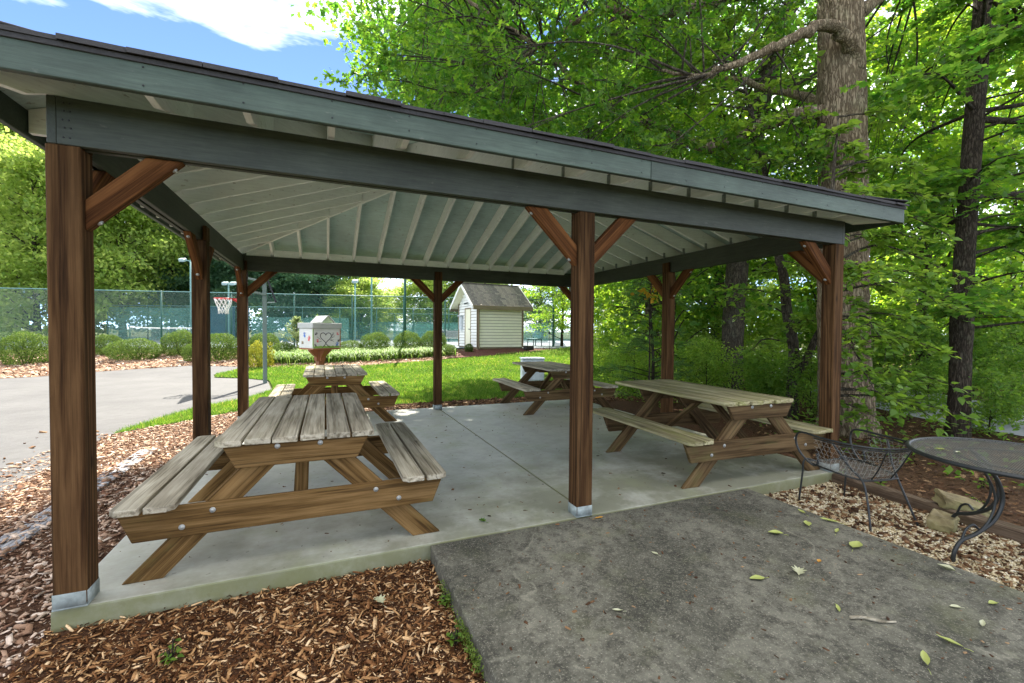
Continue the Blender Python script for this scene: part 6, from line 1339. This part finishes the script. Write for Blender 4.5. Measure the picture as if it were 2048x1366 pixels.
a = Acc(); o2 = np.array(b2); a.tube(catmull([P3(1592, 760, 8.25)-o2, P3(1615, 715, 8.1)-o2, P3(1640, 660, 7.9)-o2, P3(1675, 610, 7.8)-o2, P3(1700, 540, 7.8)-o2], 6), np.linspace(0.075, 0.03, 25), 9); ob('stem', a.me(True), M['bark'], t)
# yellowing spray at the right middle post
yl = P3(1297, 585, 8.2); yc = yl+rng.normal(0, 1, (26, 3))*np.array((0.14, 0.14, 0.09))
t = thing('yellow_sapling', 'sapling with a few orange-yellow leaves left of the right middle post', 'sapling', (yl[0], yl[1], G0))
o3 = np.array((yl[0], yl[1], G0)); a = Acc(); a.tube(catmull([(0.25, 0.3, -0.1), (0.2, 0.2, 1.0), (0.1, 0.1, 1.8), yl-o3], 5), np.linspace(0.022, 0.004, 16), 6)
for c in yc[::3]: a.tube([yl-o3, c-o3], [0.004, 0.002], 4)
ob('stem', a.me(), M['barkdark'], t); ob('crown', leafmesh(yc-o3, 0.12, THT, axis=rng.normal(0, 0.5, (26, 3))+np.array((0, 0, -0.8)), up=0.1), M['yellowleaf'], t)

# ------------------------------------------------------------------ young white pine with feathery boughs
def pine():
    q = V((1305-1024)/890*9.6, 9.6); t = thing('pine_sapling', 'young white pine with feathery boughs behind the right middle post', 'tree', (q[0], q[1], G0)); r = np.random.default_rng(6)
    a = Acc(); a.tube(catmull([(0, 0, -0.1), (0.03, 0, 1.0), (-0.02, 0.05, 2.2), (0.02, 0, 3.6)], 5), np.linspace(0.045, 0.01, 16), 7); C, A = [], []
    for k in range(46):
        z = r.uniform(0.25, 3.3); an = r.uniform(0, 6.28); Lb = (1.35-0.28*z)*r.uniform(0.6, 1.1); d = np.array((math.cos(an), math.sin(an), 0.10)); p0 = np.array((0, 0, z)); p1 = p0+d*Lb*0.6+np.array((0, 0, 0.08)); p2 = p0+d*Lb+np.array((0, 0, r.uniform(-0.25, 0.05))); B = catmull([p0, p1, p2], 5); a.tube(B, np.linspace(0.013, 0.004, len(B)), 5)
        for f in np.linspace(0.35, 1, 8):
            i = f*(len(B)-1); i0 = int(min(i, len(B)-2)); p = B[i0]; sd_ = np.cross(d, (0, 0, 1))*r.choice((-1, 1)); e = p+(d*0.5+sd_*0.8)*0.28*r.uniform(0.5, 1.1)+np.array((0, 0, r.normal(0, 0.04))); a.tube([p, e], [0.004, 0.002], 4, False)
            for g in np.linspace(0.3, 1.0, 5):
                c = p+(e-p)*g; m = 10; ax = (e-p)/np.linalg.norm(e-p); C.append(np.repeat(c[None], m, 0)); A.append(ax*0.9+r.normal(0, 0.55, (m, 3)))
    ob('trunk', a.me(True), M['barkdark'], t); C = np.concatenate(C); tag(ob('crown', leafmesh(C, 0.10*r.uniform(0.7, 1.2, len(C)), TND, axis=np.concatenate(A), wid=1.3), M['pine'], t), kind='stuff')
pine()
# broad-leaved seedling between the mossy table and the front right post
def seedling(label, p, n, sz, sp, mat, name='broadleaf_seedling'):
    t = thing(name, label, 'plant', tuple(p)); a = Acc(); C, A = [], []
    for k in range(n):
        an = rng.uniform(0, 6.28); e = np.array((math.cos(an)*sp*rng.random(), math.sin(an)*sp*rng.random(), sp*rng.uniform(0.7, 1.6))); a.tube(catmull([(0, 0, -0.03), e*0.5+np.array((0, 0, 0.05)), e], 3), np.linspace(0.005, 0.002, 7), 4, False)
        for j in range(4): C.append(e*(0.55+0.15*j)); A.append(np.array((math.cos(an+j*1.6), math.sin(an+j*1.6), -0.25)))
    ob('stem', a.me(), M['barkdark'], t); ob('crown', leafmesh(np.array(C), sz, THT, axis=np.array(A), normal=np.tile((0, 0, 1.0), (len(C), 1))), mat, t)
p = P3(1608, 862, 6.2); p[2] = G0; seedling('big-leaved green plant between mossy table and front right post', p, 12, 0.13, 0.32, M['dogleaf'])
for i, (px, py, d_, lb) in enumerate(((1690, 968, 4.9, 'small green weed at the slab corner by the chair'), (1975, 985, 4.6, 'little green weed on the woodland floor under the iron table'), (1960, 1105, 4.1, 'small green weed in the gravel by the table foot'), (1770, 985, 4.6, 'small lobed weed on the timber behind the chair'))):
    p = P3(px, py, d_); p[2] = G0; seedling(lb, p, 3, 0.05, 0.06, M['dogleaf'], 'weed')
for i, (x, y, lb) in enumerate(((1.86, -0.62, 'tiny green weed at the walkway edge near the slab corner'), (1.84, -0.95, 'tiny green weed halfway along the walkway edge'), (1.80, -1.32, 'tiny weed at the walkway edge by the bottom of the picture'), (0.55, -0.55, 'small green sprout in the front mulch'))):
    seedling(lb, (x, y, G0), 4, 0.035, 0.06, M['dogleaf'], 'weed')
# moss along the walkway edge
m = 5000; yy = rng.uniform(-2.2, -0.1, m); xx = 1.895-np.abs(rng.normal(0, 0.018, m)); keep = np.sin(yy*5.1)+np.sin(yy*11.3+1)+rng.normal(0, 0.5, m)-yy*0.55 > 0.9
C = np.stack([xx, yy, G0+0.02+rng.random(m)*0.075], 1)[keep]; tag(ob('edge_moss', leafmesh(C, 0.012, TQ, up=0.3), M['mossy']), 'green moss along the left edge of the walkway', 'moss', kind='stuff')
# dead leaves on the woodland floor and understory ground cover
m = 9000; d_ = rng.uniform(5.0, 12, m); c = rng.uniform((6.3, -4), (13, 6), (m, 2)); ok = inside(LITTER, c) & ~((c[:, 0] > 11.2)); c = c[ok]; C = np.c_[c, np.full(len(c), G0+0.012)+rng.random(len(c))*0.02]
tag(ob('leaf_litter', leafmesh(C, 0.075*rng.uniform(0.5, 1.2, len(C)), TOK, up=1.6), M['litterleaf']), 'brown leaf litter on the woodland floor behind the timber', 'leaf litter', kind='stuff')
m = 17000; c = rng.uniform((7.6, -3), (20, 12), (m, 2)); k = np.sin(c[:, 0]*1.1)+np.sin(c[:, 1]*1.4+1)+rng.normal(0, 0.4, m) > 0.1; c = c[k]; c = c[~((c[:, 0] > 11.0) & (c[:, 1] < 0.8*(c[:, 0]-11)+1.2))]
C = np.c_[c, H(c[:, 0], c[:, 1])+rng.random(len(c))**2*0.45]; tag(ob('ground_cover', leafmesh(C, 0.10*rng.uniform(0.5, 1.2, len(C)), TQ, up=0.9), M['under']), 'green ground cover plants under the woodland trees', 'ground cover', kind='stuff')
